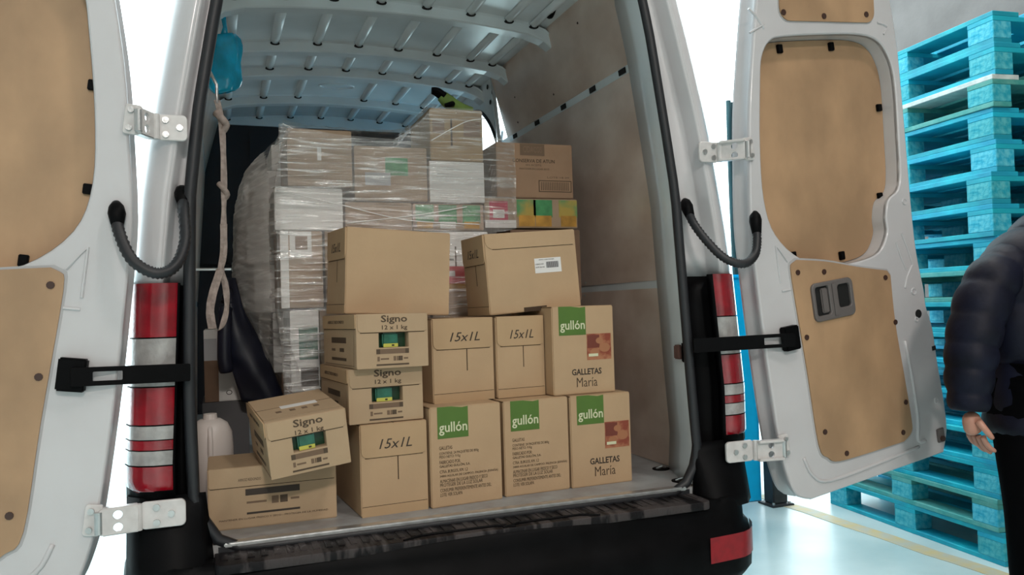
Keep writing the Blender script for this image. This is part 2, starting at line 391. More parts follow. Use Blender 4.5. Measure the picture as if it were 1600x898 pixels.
# right interior wall, leaning in
WX = [(.5625, .878), (1.27, .862), (2.126, .80), (2.50, .70)]
def wx(z): return lerp(WX, z)
def wallpanel(s, y0, y1, z0, z1, m, t=.008, name='plywood_panel', in_=0):
    vs = []
    for y in (y0, y1):
        for z in (z0, z1):
            for d in (0, t): vs.append((s*(wx(z)-in_+d), y, z))
    me = mesh(vs, [(0, 1, 3, 2), (4, 6, 7, 5), (0, 2, 6, 4), (1, 5, 7, 3), (0, 4, 5, 1), (2, 3, 7, 6)])
    return link(name, weld(me), m, van)
for s in (-1, 1):
    e = 1.80 if s > 0 else 3.12
    wallpanel(s, .155, e, .564, 1.252, PLYIN); wallpanel(s, .165, e, 1.282, 2.108, PLYIN); wallpanel(s, .20, e, 2.140, 2.492, PLYIN)
    rail = wallpanel(s, .14, e+.1, 2.106, 2.142, WHITEIN, name='load_rail', in_=-.002)
    wallpanel(s, .14, e+.05, 1.250, 1.284, WHITEIN, name='joint_strip', in_=-.003)
    lin = link('wall_lining', loft([[Vector((s*(wx(z)+.016), y, z)) for z in (.56, 1.27, 2.126, 2.5, 2.6)] for y in (.13, 3.14 if s < 0 else 1.83)]), WHITEIN, van)
    ys = [.27, .45, .72, 1.03, 1.36, 1.68]
    for y in ys:
        vs = [(s*(wx(z)-.003), yy, z) for yy, z in ((y-.028, 2.113), (y+.028, 2.113), (y+.028, 2.135), (y-.028, 2.135))]
        sl = link('rail_slot', mesh(vs, [(0, 1, 2, 3)]), DARK, rail); solid(sl, .003)
    for y, z in ((.98, 1.295), (1.0, 1.238), (.30, 1.235), (.32, .95), (.28, .66), (1.55, 2.30), (1.1, 2.20), (.7, 2.40), (1.6, 2.18)):
        link('screw', cyl((s*(wx(z)+.001), y, z), (-s, 0, 0), .005, .004, 8), SCREW if z > 2.15 else METAL, van)
# pillar trim strip + catches
for z, y in ((1.36, .14), (1.92, .15)):
    BX('buffer_stop', BLACK, (inner(1, z)+.045, inner(1, z)+.075, y-.02, y+.02, z-.028, z+.028), van, .006)
BX('door_catch', mat('rust_catch', (.10, .045, .035), .7), (.765, .80, .05, .085, .995, 1.045), van, .004)
BX('door_catch', BLACK, (.775, .81, .035, .05, .985, 1.055), van, .003)
# side door opening plate at right, front of plywood
hole = rrect(1.96, 3.0, .62, 2.37, (.05, .05, .05, .22), 8)
pl = platem([[(1.80, .56), (3.14, .56), (3.14, 2.55), (1.80, 2.55)], hole], .0, .02)
fr = Matrix.Identity(4)
def yz(me, s=1):
    for v in me.vertices:
        y, z, d = v.co.x, v.co.y, v.co.z
        v.co = Vector((s*(wx(z)+.0+d), y, z))
    me.update(); return weld(me)
link('side_door_frame', yz(pl), WHITEIN, van)
ring = [(wx(z)-.004, y, z) for y, z in hole]
link('door_seal', tube(ring+[ring[0]], .011, 6, cap=False), RUBBER, van, True)
link('grab_bar', tube([(.79, 1.86, 2.19), (.80, 1.92, 2.13), (.80, 1.98, 2.08)], .008, 6), WHITEIN, van)
for y, z in ((1.83, 2.40), (1.86, 2.30), (1.90, 2.36), (1.88, 2.44)):
    link('lining_hole', cyl((wx(z)-.001, y, z), (-1, 0, 0), .014, .002, 10), DARK, van)
# roof lining: skin, longitudinal beads, cross bows
def crown(x, z): return z+.05*(1-(x/.72)**2)-.05
xs = zr(-.78, .78, 16)
skin = link('roof_skin', loft([[Vector((x, y, crown(x, 2.525))) for x in xs] for y in zr(.1, 3.16, 6)]), WHITEIN, van, True); solid(skin, .004, 1)
for y0, y1 in ((.12, .56), (.78, .93), (1.13, 1.53), (1.73, 1.94), (2.18, 2.53), (2.75, 3.14)):
    pass
BOWS = [(.12, .34), (.99, 1.075), (1.58, 1.665), (2.0, 2.10), (2.60, 2.68)]
for a, b in BOWS:
    rows = []
    for x in zr(-.77, .77, 20):
        z0 = crown(x, 2.475)-.10*max(0, (abs(x)-.62)/.15)**2*.6
        rows.append([Vector((x, a-.012, z0+.050)), Vector((x, a, z0+.044)), Vector((x, a+.004, z0+.004)), Vector((x, a+.012, z0)), Vector((x, b-.012, z0)), Vector((x, b-.004, z0+.004)), Vector((x, b, z0+.020)), Vector((x, b+.03, z0+.024)), Vector((x, b+.032, z0+.03)), Vector((x, b+.004, z0+.03)), Vector((x, b, z0+.050))])
    bw = link('roof_bow', loft(rows), WHITEIN, van, False)
    for i in range(22):
        x = -.70+i*.0667+random.uniform(-.008, .008)
        link('bow_hole', cyl((x, b+.016, crown(x, 2.475)+.025), (0, 0, -1), .006 if i % 3 else .010, .003, 8), DARK if i % 2 else METAL, bw)
gaps = [(.34, .99), (1.075, 1.58), (1.665, 2.0), (2.10, 2.60), (2.68, 3.13)]
for k, (a, b) in enumerate(gaps):
    for x in (-.66, -.46, -.26, -.06, .14, .34, .52, .64):
        if k == 3 and x == -.06: continue
        zc = crown(x, 2.525); w = .020
        rows = []
        for y, f in ((a-.02, 1), (b-.015, 1), (b-.004, .8)):
            rows.append([Vector((x+w*1.2*c, y, zc-.020*f*h)) for c, h in ((-1, 0), (-.8, .35), (-.4, .9), (0, 1), (.4, .9), (.8, .35), (1, 0))])
        rb = link('roof_bead', loft(rows), WHITEIN, skin, True); solid(rb, .003, 1)
        if k < 4 or 1: link('bead_end', xf(tube([(0, -.006, 0), (0, .006, 0)], .022, 12), Matrix.Translation((x, b-.006, zc-.014)) @ Matrix.Diagonal((1, 1, .38, 1))), DARK, skin)
link('roof_vent_ring', tube([(-.06+.10*math.cos(t), 2.36+.05*math.sin(t), 2.522) for t in [2*PI*i/24 for i in range(25)]], .006, 6, cap=False), WHITEIN, skin)
bh = BX('bulkhead', BULK, (-.88, .88, 3.15, 3.18, .54, 2.46), van)
for x in (-.5, 0, .5): BX('bulkhead_rib', BULK, (x-.03, x+.03, 3.13, 3.15, .6, 2.40), bh, .008)
BX('bulkhead_rail', BULK, (-.85, .85, 3.12, 3.15, 1.52, 1.56), bh, .006)
BX('bulkhead_top', WHITEIN, (-.80, .80, 3.13, 3.19, 2.44, 2.58), van)
# underbody + wheels
BX('underbody', BLACK, (-.80, .80, .1, 4.8, .28, .52), van)
for s in (-1, 1):
    for y in (.95, 4.3):
        w = link('wheel', tube([(s*.70, y, .265), (s*.72, y, .265), (s*.90, y, .265), (s*.92, y, .265)], [.23, .26, .26, .24], 28), RUBBER, van, True)
        link('wheel_rim', tube([(s*.915, y, .265), (s*.925, y, .265)], [.16, .15], 20), METAL, w)

# ---------------- rear doors
A = math.radians(4.4); RO = .13
def dframe(s, O):
    cu = Vector((s*math.cos(A), math.sin(A), 0)); Z = Vector((0, 0, 1))
    u = cu*math.cos(RO)+Z*math.sin(RO); v = -cu*math.sin(RO)+Z*math.cos(RO)
    M = Matrix.Identity(4); n = u.cross(v) if s > 0 else v.cross(u)    # n faces -y (towards viewer)
    n = -Vector((0, 1, 0)) if 0 else n
    for i in range(3): M[i][0] = u[i]; M[i][1] = v[i]; M[i][2] = n[i]; M[i][3] = O[i]
    return M
def build_door(s, O, du):
    F = dframe(s, O)
    flip = s < 0
    def P(name, me, m, par, sm=False):
        xf(me, F)
        if flip: me.flip_normals()
        return link(name, me, m, par, sm)
    outl = [(.23, -.055), (.165, -.02), (.135, .07), (.122, .2), (.118, .5), (.122, .75), (.13, .95), (.16, 1.15), (.195, 1.35), (.245, 1.55), (.30, 1.75), (.36, 1.93), (.46, 2.0)]
    free = [(.86, 2.0), (.945, 1.93), (.975, 1.6), (.965, 1.35), (.952, 1.15), (.935, .9), (.932, .74), (.945, .6), (.945, .53), (.965, .44), (.968, .3), (.975, .17), (.972, .04), (.935, -.05)]
    out_s = smooth(outl, 4, False)+smooth(free, 4, False)
    rec = smooth([(.262, 1.44), (.285, 1.53), (.33, 1.585), (.40, 1.6), (.60, 1.605), (.79, 1.60), (.88, 1.57), (.925, 1.50), (.935, 1.40), (.915, 1.2), (.90, 1.07), (.875, 1.0), (.815, .965), (.79, .90), (.785, .84), (.73, .775), (.63, .755), (.50, .758), (.34, .80), (.235, .90), (.205, 1.03), (.222, 1.22)], 4)
    def sh(p, k=1.0): return [(x+du*max(0, min(1, (.8-x)/.5))*k, y) for x, y in p]
    rec = [(x+(.03 if s < 0 else 0)*max(0, min(1, (.8-x)/.5)), y) for x, y in rec]
    # inner skin plate with window pocket opening
    d = P('rear_door', platem([out_s, rec], -.022, 0, .006), WHITE, van)
    # side wall of door
    ctr = (.55, .95)
    def ins(p, k): return [(ctr[0]+(x-ctr[0])*(1-k), ctr[1]+(y-ctr[1])*(1-k*.5)) for x, y in p]
    n = len(out_s)
    r0 = [Vector((x, y, -.014)) for x, y in ins(out_s, .01)]
    r1 = [Vector((x, y, -.035)) for x, y in ins(out_s, .022)]
    r2 = [Vector((x, y, -.068)) for x, y in ins(out_s, .022)]
    r3 = [Vector((x, y, -.078)) for x, y in ins(out_s, -.006)]
    r4 = [Vector((x, y, -.086)) for x, y in ins(out_s, -.002)]
    P('door_edge', loft([r0, r1, r2, r3, r4], True), WHITE, d, True)
    P('outer_skin', platem([out_s], -.092, -.084), WHITE, d)
    # pocket wall + plywood in pocket
    P('pocket_wall', loft([[Vector((x, y, -.004)) for x, y in rec], [Vector((x, y, -.07)) for x, y in rec]], True), WHITE, d, True)
    w = P('plywood_panel', platem([[(.57+(x-.57)*.995, 1.18+(y-1.18)*.995) for x, y in rec]], -.074, -.066), PLY, d)
    for cx, cy, a in ((.43, 1.585, 0), (.69, 1.588, 0), (.915, 1.33, 1), (.855, .985, 1), (.36, .80, 0), (.60, .77, 0), (.235 if s < 0 else .222, 1.3, 1), (.215, 1.02, 1)):
        if s > 0 and a and cx < .3: continue
        cx += (.03 if s < 0 else 0)*max(0, min(1, (.8-cx)/.5))
        me = boxm(-.012, .012, -.014, .014, 0, .012, .002) if a else boxm(-.012, .012, -.016, .016, 0, .012, .002)
        P('panel_clip', xf(me, Matrix.Translation((cx-(0 if not a else (.012 if cx > .5 else -.012)), cy-.012*(1 if cy > 1.4 else -1)*(not a), -.066))), BLACK, d)
    # lower plywood
    low = smooth([(.31, .80), (.45, .775), (.60, .735), (.75, .70)], 4, False)+smooth([(.765, .68), (.757, .5), (.767, .3), (.775, .12), (.765, .07), (.72, .045)], 4, False)+smooth([(.55, .045), (.38, .05), (.33, .075), (.295, .13), (.288, .4), (.275, .74), (.285, .79)], 4, False)
    low = sh(low)
    P('panel_gasket', platem([[(.53+(x-.53)*1.025, .41+(y-.41)*1.02) for x, y in low]], .0, .0012), GREYP, d)
    P('plywood_panel', platem([low], .0, .006), PLY, d)
    for x, y in ((.305, .755), (.43, .74), (.735, .675), (.305, .52), (.757, .50), (.33, .17), (.755, .19), (.42, .07), (.72, .08)):
        x += du*max(0, min(1, (.8-x)/.5))
        P('screw', tube([(x, y, .004), (x, y, .009)], .010, 10), SCREW, d)
    top = rrect(.385, .86, 1.655, 1.94, (.05, .04, .08, .10)); top = [(x+(y-1.65)*.12, y-.01*(x > .6)) for x, y in top]
    P('plywood_panel', platem([sh(top)], .0, .006), PLY, d)
    P('panel_gasket', platem([[(.63+(x-.63)*1.02, 1.79+(y-1.79)*1.03) for x, y in sh(top)]], .0, .0012), GREYP, d)
    for x, y in ((.405, 1.685), (.60, 1.67), (.82, 1.675)):
        P('screw', tube([(x, y, .004), (x, y, .009)], .011, 10), SCREW, d)
    # pressed ribs
    for pth in ([(.25, 1.70), (.28, 1.675), (.31, 1.63)], [(.24, 1.615), (.275, 1.63), (.31, 1.645)], [(.88, 1.645), (.91, 1.64), (.93, 1.63)], [(.905, 1.60), (.925, 1.62)],
                [(.825, .80), (.84, .74), (.86, .69)], [(.86, .83), (.885, .76), (.90, .70)], [(.84, .62), (.86, .66), (.895, .70)], [(.225, .73), (.225, .86), (.27, .80)], [(.225, .70), (.265, .70)]):
        P('pressed_rib', tube([(x, y, .001) for x, y in pth], .0045, 6), WHITE, d)
    P('pressed_rib', tube([(x, y, .0) for x, y in smooth([(.80, .42), (.81, .3), (.815, .12), (.80, .03), (.84, .02)], 3, False)], .008, 6), WHITE, d, True)
    P('pressed_rib', tube([(x, y, .0) for x, y in smooth([(.22, .10), (.25, .03), (.33, -.01), (.6, -.005), (.8, .005)], 4, False)], .007, 6), WHITE, d, True)
    for cx, cy, r in ((.885, .60, .012), (.90, .95, .011), (.93, .16, .011), (.88, .49, .008)):
        P('pressed_dimple', tube([(cx+r*math.cos(t), cy+r*math.sin(t), .001) for t in [2*PI*i/12 for i in range(13)]], .003, 5, cap=False), WHITE, d)
    P('drain_hole', tube([(.895, .51, -.002), (.895, .51, .0015)], .017, 14), DARK, d)
    P('edge_notch', boxm(.945, .965, .355, .372, -.01, .002), DARK, d)
    P('latch', boxm(.905, .945, -.005, .05, 0, .008, .003), SHELL, d); P('latch_bolt', tube([(.925, .01, .008), (.925, .01, .016)], .011, 10), SCREW, d)
    if s > 0:
        hd = P('door_handle', platem([rrect(.352, .553, .565, .705, .022), rrect(.366, .432, .585, .690, .01), rrect(.475, .537, .60, .685, .012)], .0, .016, .003), SHELL, d)
        P('handle_recess', platem([rrect(.360, .545, .575, .698, .01)], .001, .0065), DARK, d)
        P('handle_lever', boxm(.395, .428, .592, .683, .004, .014, .004), SHELL, d)
        P('handle_grip', boxm(.44, .47, .57, .70, .004, .020, .006), SHELL, d)
    # bracket for check strap
    P('strap_bracket', boxm(.188, .255, .49, .575, .0, .03, .004), BLACK, d)
    return d, F
dR, FR = build_door(1, (1.0, -.06, .5), 0)
dL, FL = build_door(-1, (-.945, -.06, .5), -.006)
dR['label'] = 'right rear door with grey inner handle'; dL['label'] = 'left rear door without inner handle'
# ---------------- check straps, hinges, hoses
for s, F in ((-1, FL), (1, FR)):
    a = Vector((s*(inner(s, 1.04)+.0), -.028, 1.045)); b = F @ Vector((.20, .53, .035))
    dr = (b-a).normalized(); up = Vector((0, 0, 1)); nn = dr.cross(up).normalized(); up = nn.cross(dr)
    L = (b-a).length; M = frame(a, dr, up)
    st = link('check_strap', xf(platem([rrect(0, L+.02, -.024, .024, .004), rrect(L-.10, L-.03, -.012, .012, .003)], -.005, .005, .001), M), BLACK, van)
    if s < 0: pass
    # hinges
    for z, v in ((1.715, 1.21), (.675, .165)):
        xo = outer(s, z); pb = Vector((s*(xo-.075), -.012, z)); 
        hg = empty('hinge', (0, 0, 0)); hg.parent = van
        dx, yy, hw = (.062, -.002, 1.0) if z > 1 else (.095, -.038, 1.4)
        uu = .152 if z > 1 else .128
        pdv = F @ Vector((uu, v, .004))
        link('body_plate', xf(platem([rrect(-.040*hw, .040*hw, -.036, .036, .014)], 0, .012, .003), frame((s*(xo-dx), yy, z), (1, 0, 0), (0, 0, 1))), HINGE, hg)
        for bx, bz in ((.020, .0), (-.016, .020), (-.016, -.020)):
            link('bolt', cyl((s*(xo-dx)-bx*s, yy-.010, z+bz), (0, -1, 0), .009, .008, 10), METAL, hg)
        # arm, C-shaped plate with two holes
        p0 = Vector((s*(xo-dx+.050*hw), yy-.026, z)); p1 = Vector((pdv.x-s*.01, pdv.y-.02, z)); dd = (p1-p0).normalized(); L = (p1-p0).length; n_ = dd.cross(Vector((0, 0, 1))).normalized(); u_ = n_.cross(dd)
        hs = [[(L*.45+.0115*math.cos(t), cz+.0115*math.sin(t)) for t in [2*PI*i/14 for i in range(14)]] for cz in (.016, -.016)]
        arm = link('hinge_arm', xf(platem([rrect(-.012, L, -.033, .033, .008)]+hs, -.005, .005, .001), frame(p0, dd, u_)), HINGE, hg)
        for q in (-.031, .031):
            link('arm_flange', xf(boxm(-.012, L*.9, q-.004, q+.005, -.004, .022, .002), frame(p0, dd, u_)), HINGE, arm)
        link('pivot', cyl(p0+Vector((-s*.010, .01, -.034)), (0, 0, 1), .010, .068, 12), HINGE, hg)
        link('pivot', cyl(p1+Vector((0, .0, -.028)), (0, 0, 1), .010, .056, 12), METAL, hg)
        pm = platem([rrect(-.016, .026, -.040, .040, .008)], 0, .012, .002); xf(pm, F @ Matrix.Translation((uu, v, .0)))
        link('door_plate', pm, HINGE, hg)
        for q in (-.024, .024):
            m1 = tube([(0.010, q, .012), (0.010, q, .020)], .008, 10); link('bolt', xf(m1, F @ Matrix.Translation((uu, v, .0))), METAL, hg)
HL = [(-.985, -.075, 1.47), (-.978, -.10, 1.42), (-.945, -.13, 1.345), (-.89, -.14, 1.31), (-.845, -.12, 1.33), (-.822, -.07, 1.40), (-.826, -.02, 1.49), (-.83, .04, 1.54)]
HR = [(.812, .04, 1.53), (.802, -.01, 1.47), (.822, -.06, 1.40), (.862, -.10, 1.34), (.92, -.12, 1.318), (.975, -.11, 1.345), (1.005, -.09, 1.40), (1.02, -.065, 1.47)]
for H in (HL, HR):
    p = smooth(H, 12, False)
    h = link('cable_hose', tube(p, .0145, 10, ring=.0015), RUBBER, van, True)
    for e, q in ((p[0], p[8]), (p[-1], p[-9])):
        e, q = Vector(e), Vector(q); link('hose_boot', tube([e+(e-q).normalized()*.035, e+(e-q).normalized()*.02, e, q], [.010, .019, .022, .016], 12), BLACK, h, True)

# ================================================================== CARTONS
def carton(name, pos, ypr, dims, label, cat='box', m=CARD, group=None, bev=.003):
    yaw, pi_, ro = [math.radians(a) for a in ypr]
    e = empty(name, pos, label, cat, group)
    Rm = Matrix.Rotation(yaw, 3, 'Z') @ Matrix.Rotation(pi_, 3, 'X') @ Matrix.Rotation(ro, 3, 'Y')
    e.rotation_euler = Rm.to_euler()
    w, d, h = dims
    if m: link('carton', boxm(0, w, 0, d, 0, h, bev), m, e)
    FF = frame((0, 0, 0), (1, 0, 0), (0, 0, 1))            # front
    LF = frame((0, d, 0), (0, -1, 0), (0, 0, 1))           # left
    RF = frame((w, 0, 0), (0, 1, 0), (0, 0, 1))            # right
    TF = frame((0, 0, h), (1, 0, 0), (0, 1, 0))            # top
    return e, FF, LF, RF, TF
def flap(e, F, w, h, drop, r=.015, t=.0035, mt=None, m0=.003, nm='flap'):
    PT(e, F, rrect(m0, w-m0, h-drop, h-.001, (r, r, 0, 0), 4), mt or CARDSIDE, t, 0, nm, .0008)
    RC(e, F, m0+r*.6, w-m0-r*.6, h-drop-.0022, h-drop-.0002, SLOT, .0005, name='flap_gap')
# ---- biscuit cartons
LINES = [('GALLETAS', 100, 388), ('CONTIENE: 24 PAQUETES DE 800g', 305, 432), ('PESO NETO: 9 Kg', 160, 458), ('FABRICADO POR:', 160, 495), ('GALLETAS GULLÓN, S.A.', 235, 525), ('CTRA. BURGOS, KM. 1,2', 215, 568),
         ('34800 AGUILAR DE CAMPOO. PALENCIA (ESPAÑA)', 455, 600), ('ALMACENAR EN LUGAR FRESCO Y SECO', 370, 637), ('PROTEGER DE LA LUZ SOLAR', 330, 667), ('CONSUMIR PREFERENTEMENTE ANTES DEL:', 400, 706), ('LOTE: VER SOLAPA', 170, 740)]
def biscuit(pos, ypr, dims, label, front):
    e, FF, LF, RF, TF = carton('biscuit_carton', pos, ypr, dims, label, 'box', CARD, 'biscuit cartons with a green square')
    w, d, h = dims
    RC(e, FF, .026, .132, h-.102, h-.001, GREEN, name='green_label'); TX(e, FF, 'gullón', .031, .128, h-.092, h-.050, CREAM, bold=.012, off=.0006)
    if front:
        RC(e, FF, .134, .232, h-.192, h-.100, PHOTO, name='biscuit_picture')
        RC(e, FF, .136, .185, h-.150, h-.104, PHOTOD, .0004, .0008, name='picture_shade')
        for cx, cy, r in ((.205, h-.150, .022), (.165, h-.165, .018), (.185, h-.125, .015)):
            PT(e, FF, [(cx+r*math.cos(t), cy+r*.75*math.sin(t)) for t in [2*PI*i/16 for i in range(16)]], BISC, .0004, .0012, 'printed_biscuit')
        RC(e, FF, .140, .178, h-.180, h-.170, CREAM, .0003, .0016, name='picture_caption')
        TX(e, FF, 'GALLETAS', .072, .190, h-.243, h-.221, INKB, bold=.022); TX(e, FF, 'María', .090, .172, h-.285, h-.252, INK, bold=-.004)
    else:
        for t, wd, y in LINES:
            TX(e, FF, t, .030, .030+wd*.000447, h-(y-78)*.000423-.006, h-(y-78)*.000423+.005, INK, bold=.012 if 'GULL' in t else .0)
    RC(e, TF, .0, w, d/2-.001, d/2+.001, SLOT, .0005, name='flap_gap'); RC(e, LF, .0, d, h-.004, h-.002, SLOT, .0004, name='flap_gap')
    PT(e, FF, [(w*.30, h-.0012), (w*.45, h-.006), (w*.6, h-.0012)], CARDSIDE, .0003, .0009, 'worn_edge')
    return e
biscuit((-.118, .114, .5625), (5.1, 0, 0), (.248, .39, .320), 'text-printed biscuit carton with green square, bottom row, directly right of the 15x1L carton', 0)
biscuit((.144, .150, .5625), (3.5, 0, 0), (.243, .39, .318), 'text-printed biscuit carton with green square, bottom row, left of the lower picture carton', 0)
biscuit((.393, .161, .5625), (2.6, 0, 0), (.240, .39, .318), 'biscuit carton with red biscuit picture, on the van floor at the right end', 1)
biscuit((.345, .185, .882), (2.6, 0, 0), (.244, .37, .310), 'biscuit carton with red biscuit picture, upper one, beside the 15x1L cartons', 1)
# ---- oil cartons 15x1L
def narrow(e, F, w, h, txt=True):
    flap(e, F, w, h, .103, .02)
    if txt: TX(e, F, '15x1L', .062*w/.225, .172*w/.225, h-.078, h-.048, INKB, shear=.3, off=.0035)
    RC(e, F, w*.545, w*.56, h-.178, h-.104, SLOT, .0006, name='tear_slot')
    RC(e, F, .004, w-.004, .030, .0315, SLOT, .0003, name='tear_line'); RC(e, F, .002, w-.002, .0, .029, CARDSIDE, .0012, name='lower_flap')
def oil(pos, ypr, dims, label, side=False, lab=False):
    e, FF, LF, RF, TF = carton('bottle_carton', pos, ypr, dims, label, 'box', CARD, 'cartons marked 15x1L')
    w, d, h = dims
    if not side:
        narrow(e, FF, w, h); RC(e, LF, 0, d, h-.003, h-.001, SLOT, .0004, name='flap_gap')
        RC(e, TF, w/2-.001, w/2+.001, 0, d, SLOT, .0005, name='flap_gap')
    else:
        narrow(e, LF, d, h)
        if lab:
            PT(e, FF, rrect(.004, w-.006, h-.055, h-.001, (.03, .002, 0, 0)), CARD, .0030, 0, 'flap'); RC(e, FF, .03, w-.012, h-.057, h-.0545, SLOT, .0008, name='flap_gap')
            RC(e, FF, .187, .292, .133, .186, PAPER, .001, name='address_label'); RC(e, FF, .232, .282, .150, .172, GREYP, .0005, .001, name='barcode_panel')
            for i in range(13): RC(e, FF, .234+i*.0036, .2355+i*.0036, .150, .172, INKB, .0004, .0015, name='barcode_bar')
            TX(e, FF, 'ENVIO CARTONAJES', .205, .265, .178, .182, INKB, off=.001); TX(e, FF, 'CODIGO 4471', .190, .222, .163, .167, INKB, off=.001); TX(e, FF, 'LOTE 20-118', .190, .224, .152, .156, INKB, off=.001)
            RC(e, FF, .13, .22, .0, .016, SLOT, .0006, name='torn_edge')
    return e
oil((-.342, .105, .5625), (4.5, 0, 0), (.217, .36, .283), '15x1L carton standing on the van floor under the two open-window cartons')
oil((-.081, .200, .8825), (9.5, 0, 0), (.231, .34, .281), '15x1L carton in the middle row, left of the pair, below the big plain carton')
oil((.153, .228, .8825), (6.0, 0, 0), (.188, .34, .281), '15x1L carton in the middle row, against the picture carton on its right')
oil((-.359, .235, 1.190), (7.5, 0.3, 2.6), (.366, .224, .283), 'big plain cardboard carton without print, on top of the window cartons', side=True)
oil((.146, .261, 1.168), (2.9, -.5, -3.6), (.359, .225, .284), 'tilted carton with white barcode label, top right of the front rows', side=True, lab=True)
# ---- window cartons "Signo 12 x 1 kg"
def bars(e, F, u0, u1, sc=1.0, big=False):
    RC(e, F, u0, u1, .044, .059, mat('band', (.20, .145, .075), .7) if 0 else INKL, name='print_bar')
    RC(e, F, u0, u0+.012, .044, .059, INK, .0004, .0008, name='print_bar'); RC(e, F, u1-.012, u1, .044, .059, INK, .0004, .0008, name='print_bar')
    RC(e, F, u0, u1, .008, .013, INK, name='print_bar')
    n = u1-u0
    for a, b, v in ((.03, .10, 0), (.13, .38, 1), (.52, .60, 0), (.62, .66, 0), (.67, .80, 2), (.84, .97, 1)):
        RC(e, F, u0+a*n, u0+b*n, .022 if v != 1 else .026, .036 if v != 1 else .031, INK if v == 2 else INKL, name='print_mark')
def signo(pos, ypr, dims, label, tape=False):
    w, d, h = dims
    e, FF, LF, RF, TF = carton('window_carton', pos, ypr, dims, label, 'box', None, 'window cartons of 12 x 1 kg')
    u0, u1, v0, v1 = .073/.24*w, .173/.24*w, .063, .109
    link('carton', boxm(0, w, .035, d, 0, h, .003), CARD2, e)
    # front panel with cut window, thick enough to show depth
    link('front_panel', xf(platem([rrect(0, w, 0, h, .003, 2), rrect(u0, u1, v0, v1, .002, 2)], -.036, .0, .001), FF), CARD2, e)
    PT(e, FF, rrect(.004, w-.004, .111, h-.001, (.012, .012, 0, 0)), CARD2, .003, 0, 'flap', .0008); RC(e, FF, .012, w-.012, .1085, .1105, SLOT, .0006, name='flap_gap')
    RC(e, FF, u0, u1, v0, v1, PACKD, .001, -.034, 'packet_backing')
    pk = link('food_packet', xf(boxm(u0+.016, u1-.030, v0, v1, 0, .014, .005), FF @ Matrix.Translation((0, 0, -.026))), PACKG, e)
    link('packet_band', xf(boxm(u0+.018, u1-.032, v0+.001, v0+.012, 0, .003), FF @ Matrix.Translation((0, 0, -.012))), YELLOW, pk)
    link('packet_spot', xf(boxm(u0+.045, u0+.053, v0+.004, v0+.009, .003, .004), FF @ Matrix.Translation((0, 0, -.012))), INKB, pk)
    RC(e, FF, u0-.01, u0, .043, h-.002 if 0 else .060, CARD2, .0002, name='print_patch')
    TX(e, FF, 'Signo', .080/.24*w, .168/.24*w, h-.033, h-.005, INK, bold=.02, off=.003); TX(e, FF, '12 x 1 kg', .083/.24*w, .168/.24*w, h-.053, h-.036, INK, bold=.012, off=.003)
    bars(e, FF, .064/.24*w, .173/.24*w)
    flap(e, LF, d, h, .045, .008); TX(e, LF, 'ARROZ REDONDO', .07, .25, h-.028, h-.018, INK, off=.0035)
    RC(e, LF, .10, .26, .078, .096, INK, name='print_bar'); RC(e, LF, .19, .235, .05, .062, INK, name='print_mark'); RC(e, LF, .10, .14, .052, .060, INKL, name='print_mark'); RC(e, LF, .10, .26, .022, .031, INK, name='print_bar'); RC(e, LF, .02, .34, .008, .010, INKL, name='print_bar')
    RC(e, TF, .0, w, d/2-.001, d/2+.001, SLOT, .0005, name='flap_gap')
    if tape:
        RC(e, TF, .072, .180, .14, .175, PAPER, .001, name='paper_strip')
        for x in (.05, .09, .125, .16): RC(e, TF, x, x+.016, .095, .115, INKL, name='print_mark')
    return e
signo((-.372, .108, .848), (6.1, 0, 0), (.241, .362, .170), 'window carton of 12 x 1 kg packets, lower of the upright pair')
signo((-.352, .062, 1.020), (8.3, -.6, .5), (.234, .365, .168), 'upper window carton of 12 x 1 kg packets, directly under the plain carton')
signo((-.612, -.027, .731), (6.1, 5.2, -6.4), (.229, .33, .163), 'tilted window carton with white paper strip on top, leaning at the left', tape=True)
e, FF, LF, RF, TF = carton('window_carton', (-.782, .148, .5625), (0, 0, 0), (.372, .24, .182), 'long side of a window carton lying on the floor, beneath the tilted carton', 'box', CARD2, 'window cartons of 12 x 1 kg')
flap(e, FF, .372, .182, .058, .006, mt=CARD2)
RC(e, FF, .105, .262, .096, .115, INKB, name='print_bar')
for a, b, v in ((.108, .165, 1), (.18, .20, 0), (.204, .226, 2), (.235, .26, 1)): RC(e, FF, a, b, .066 if v != 1 else .072, .088 if v != 1 else .078, INK if v == 2 else INKL, name='print_mark')
RC(e, FF, .108, .262, .040, .046, INKB, name='print_bar'); TX(e, FF, 'MANTENER EN LUGAR FRESCO Y SECO - PROTEGER DE LA HUMEDAD', .03, .345, .026, .031, INK)
TX(e, FF, 'ARROZ REDONDO', .085, .150, .140, .148, INK, off=.0035)

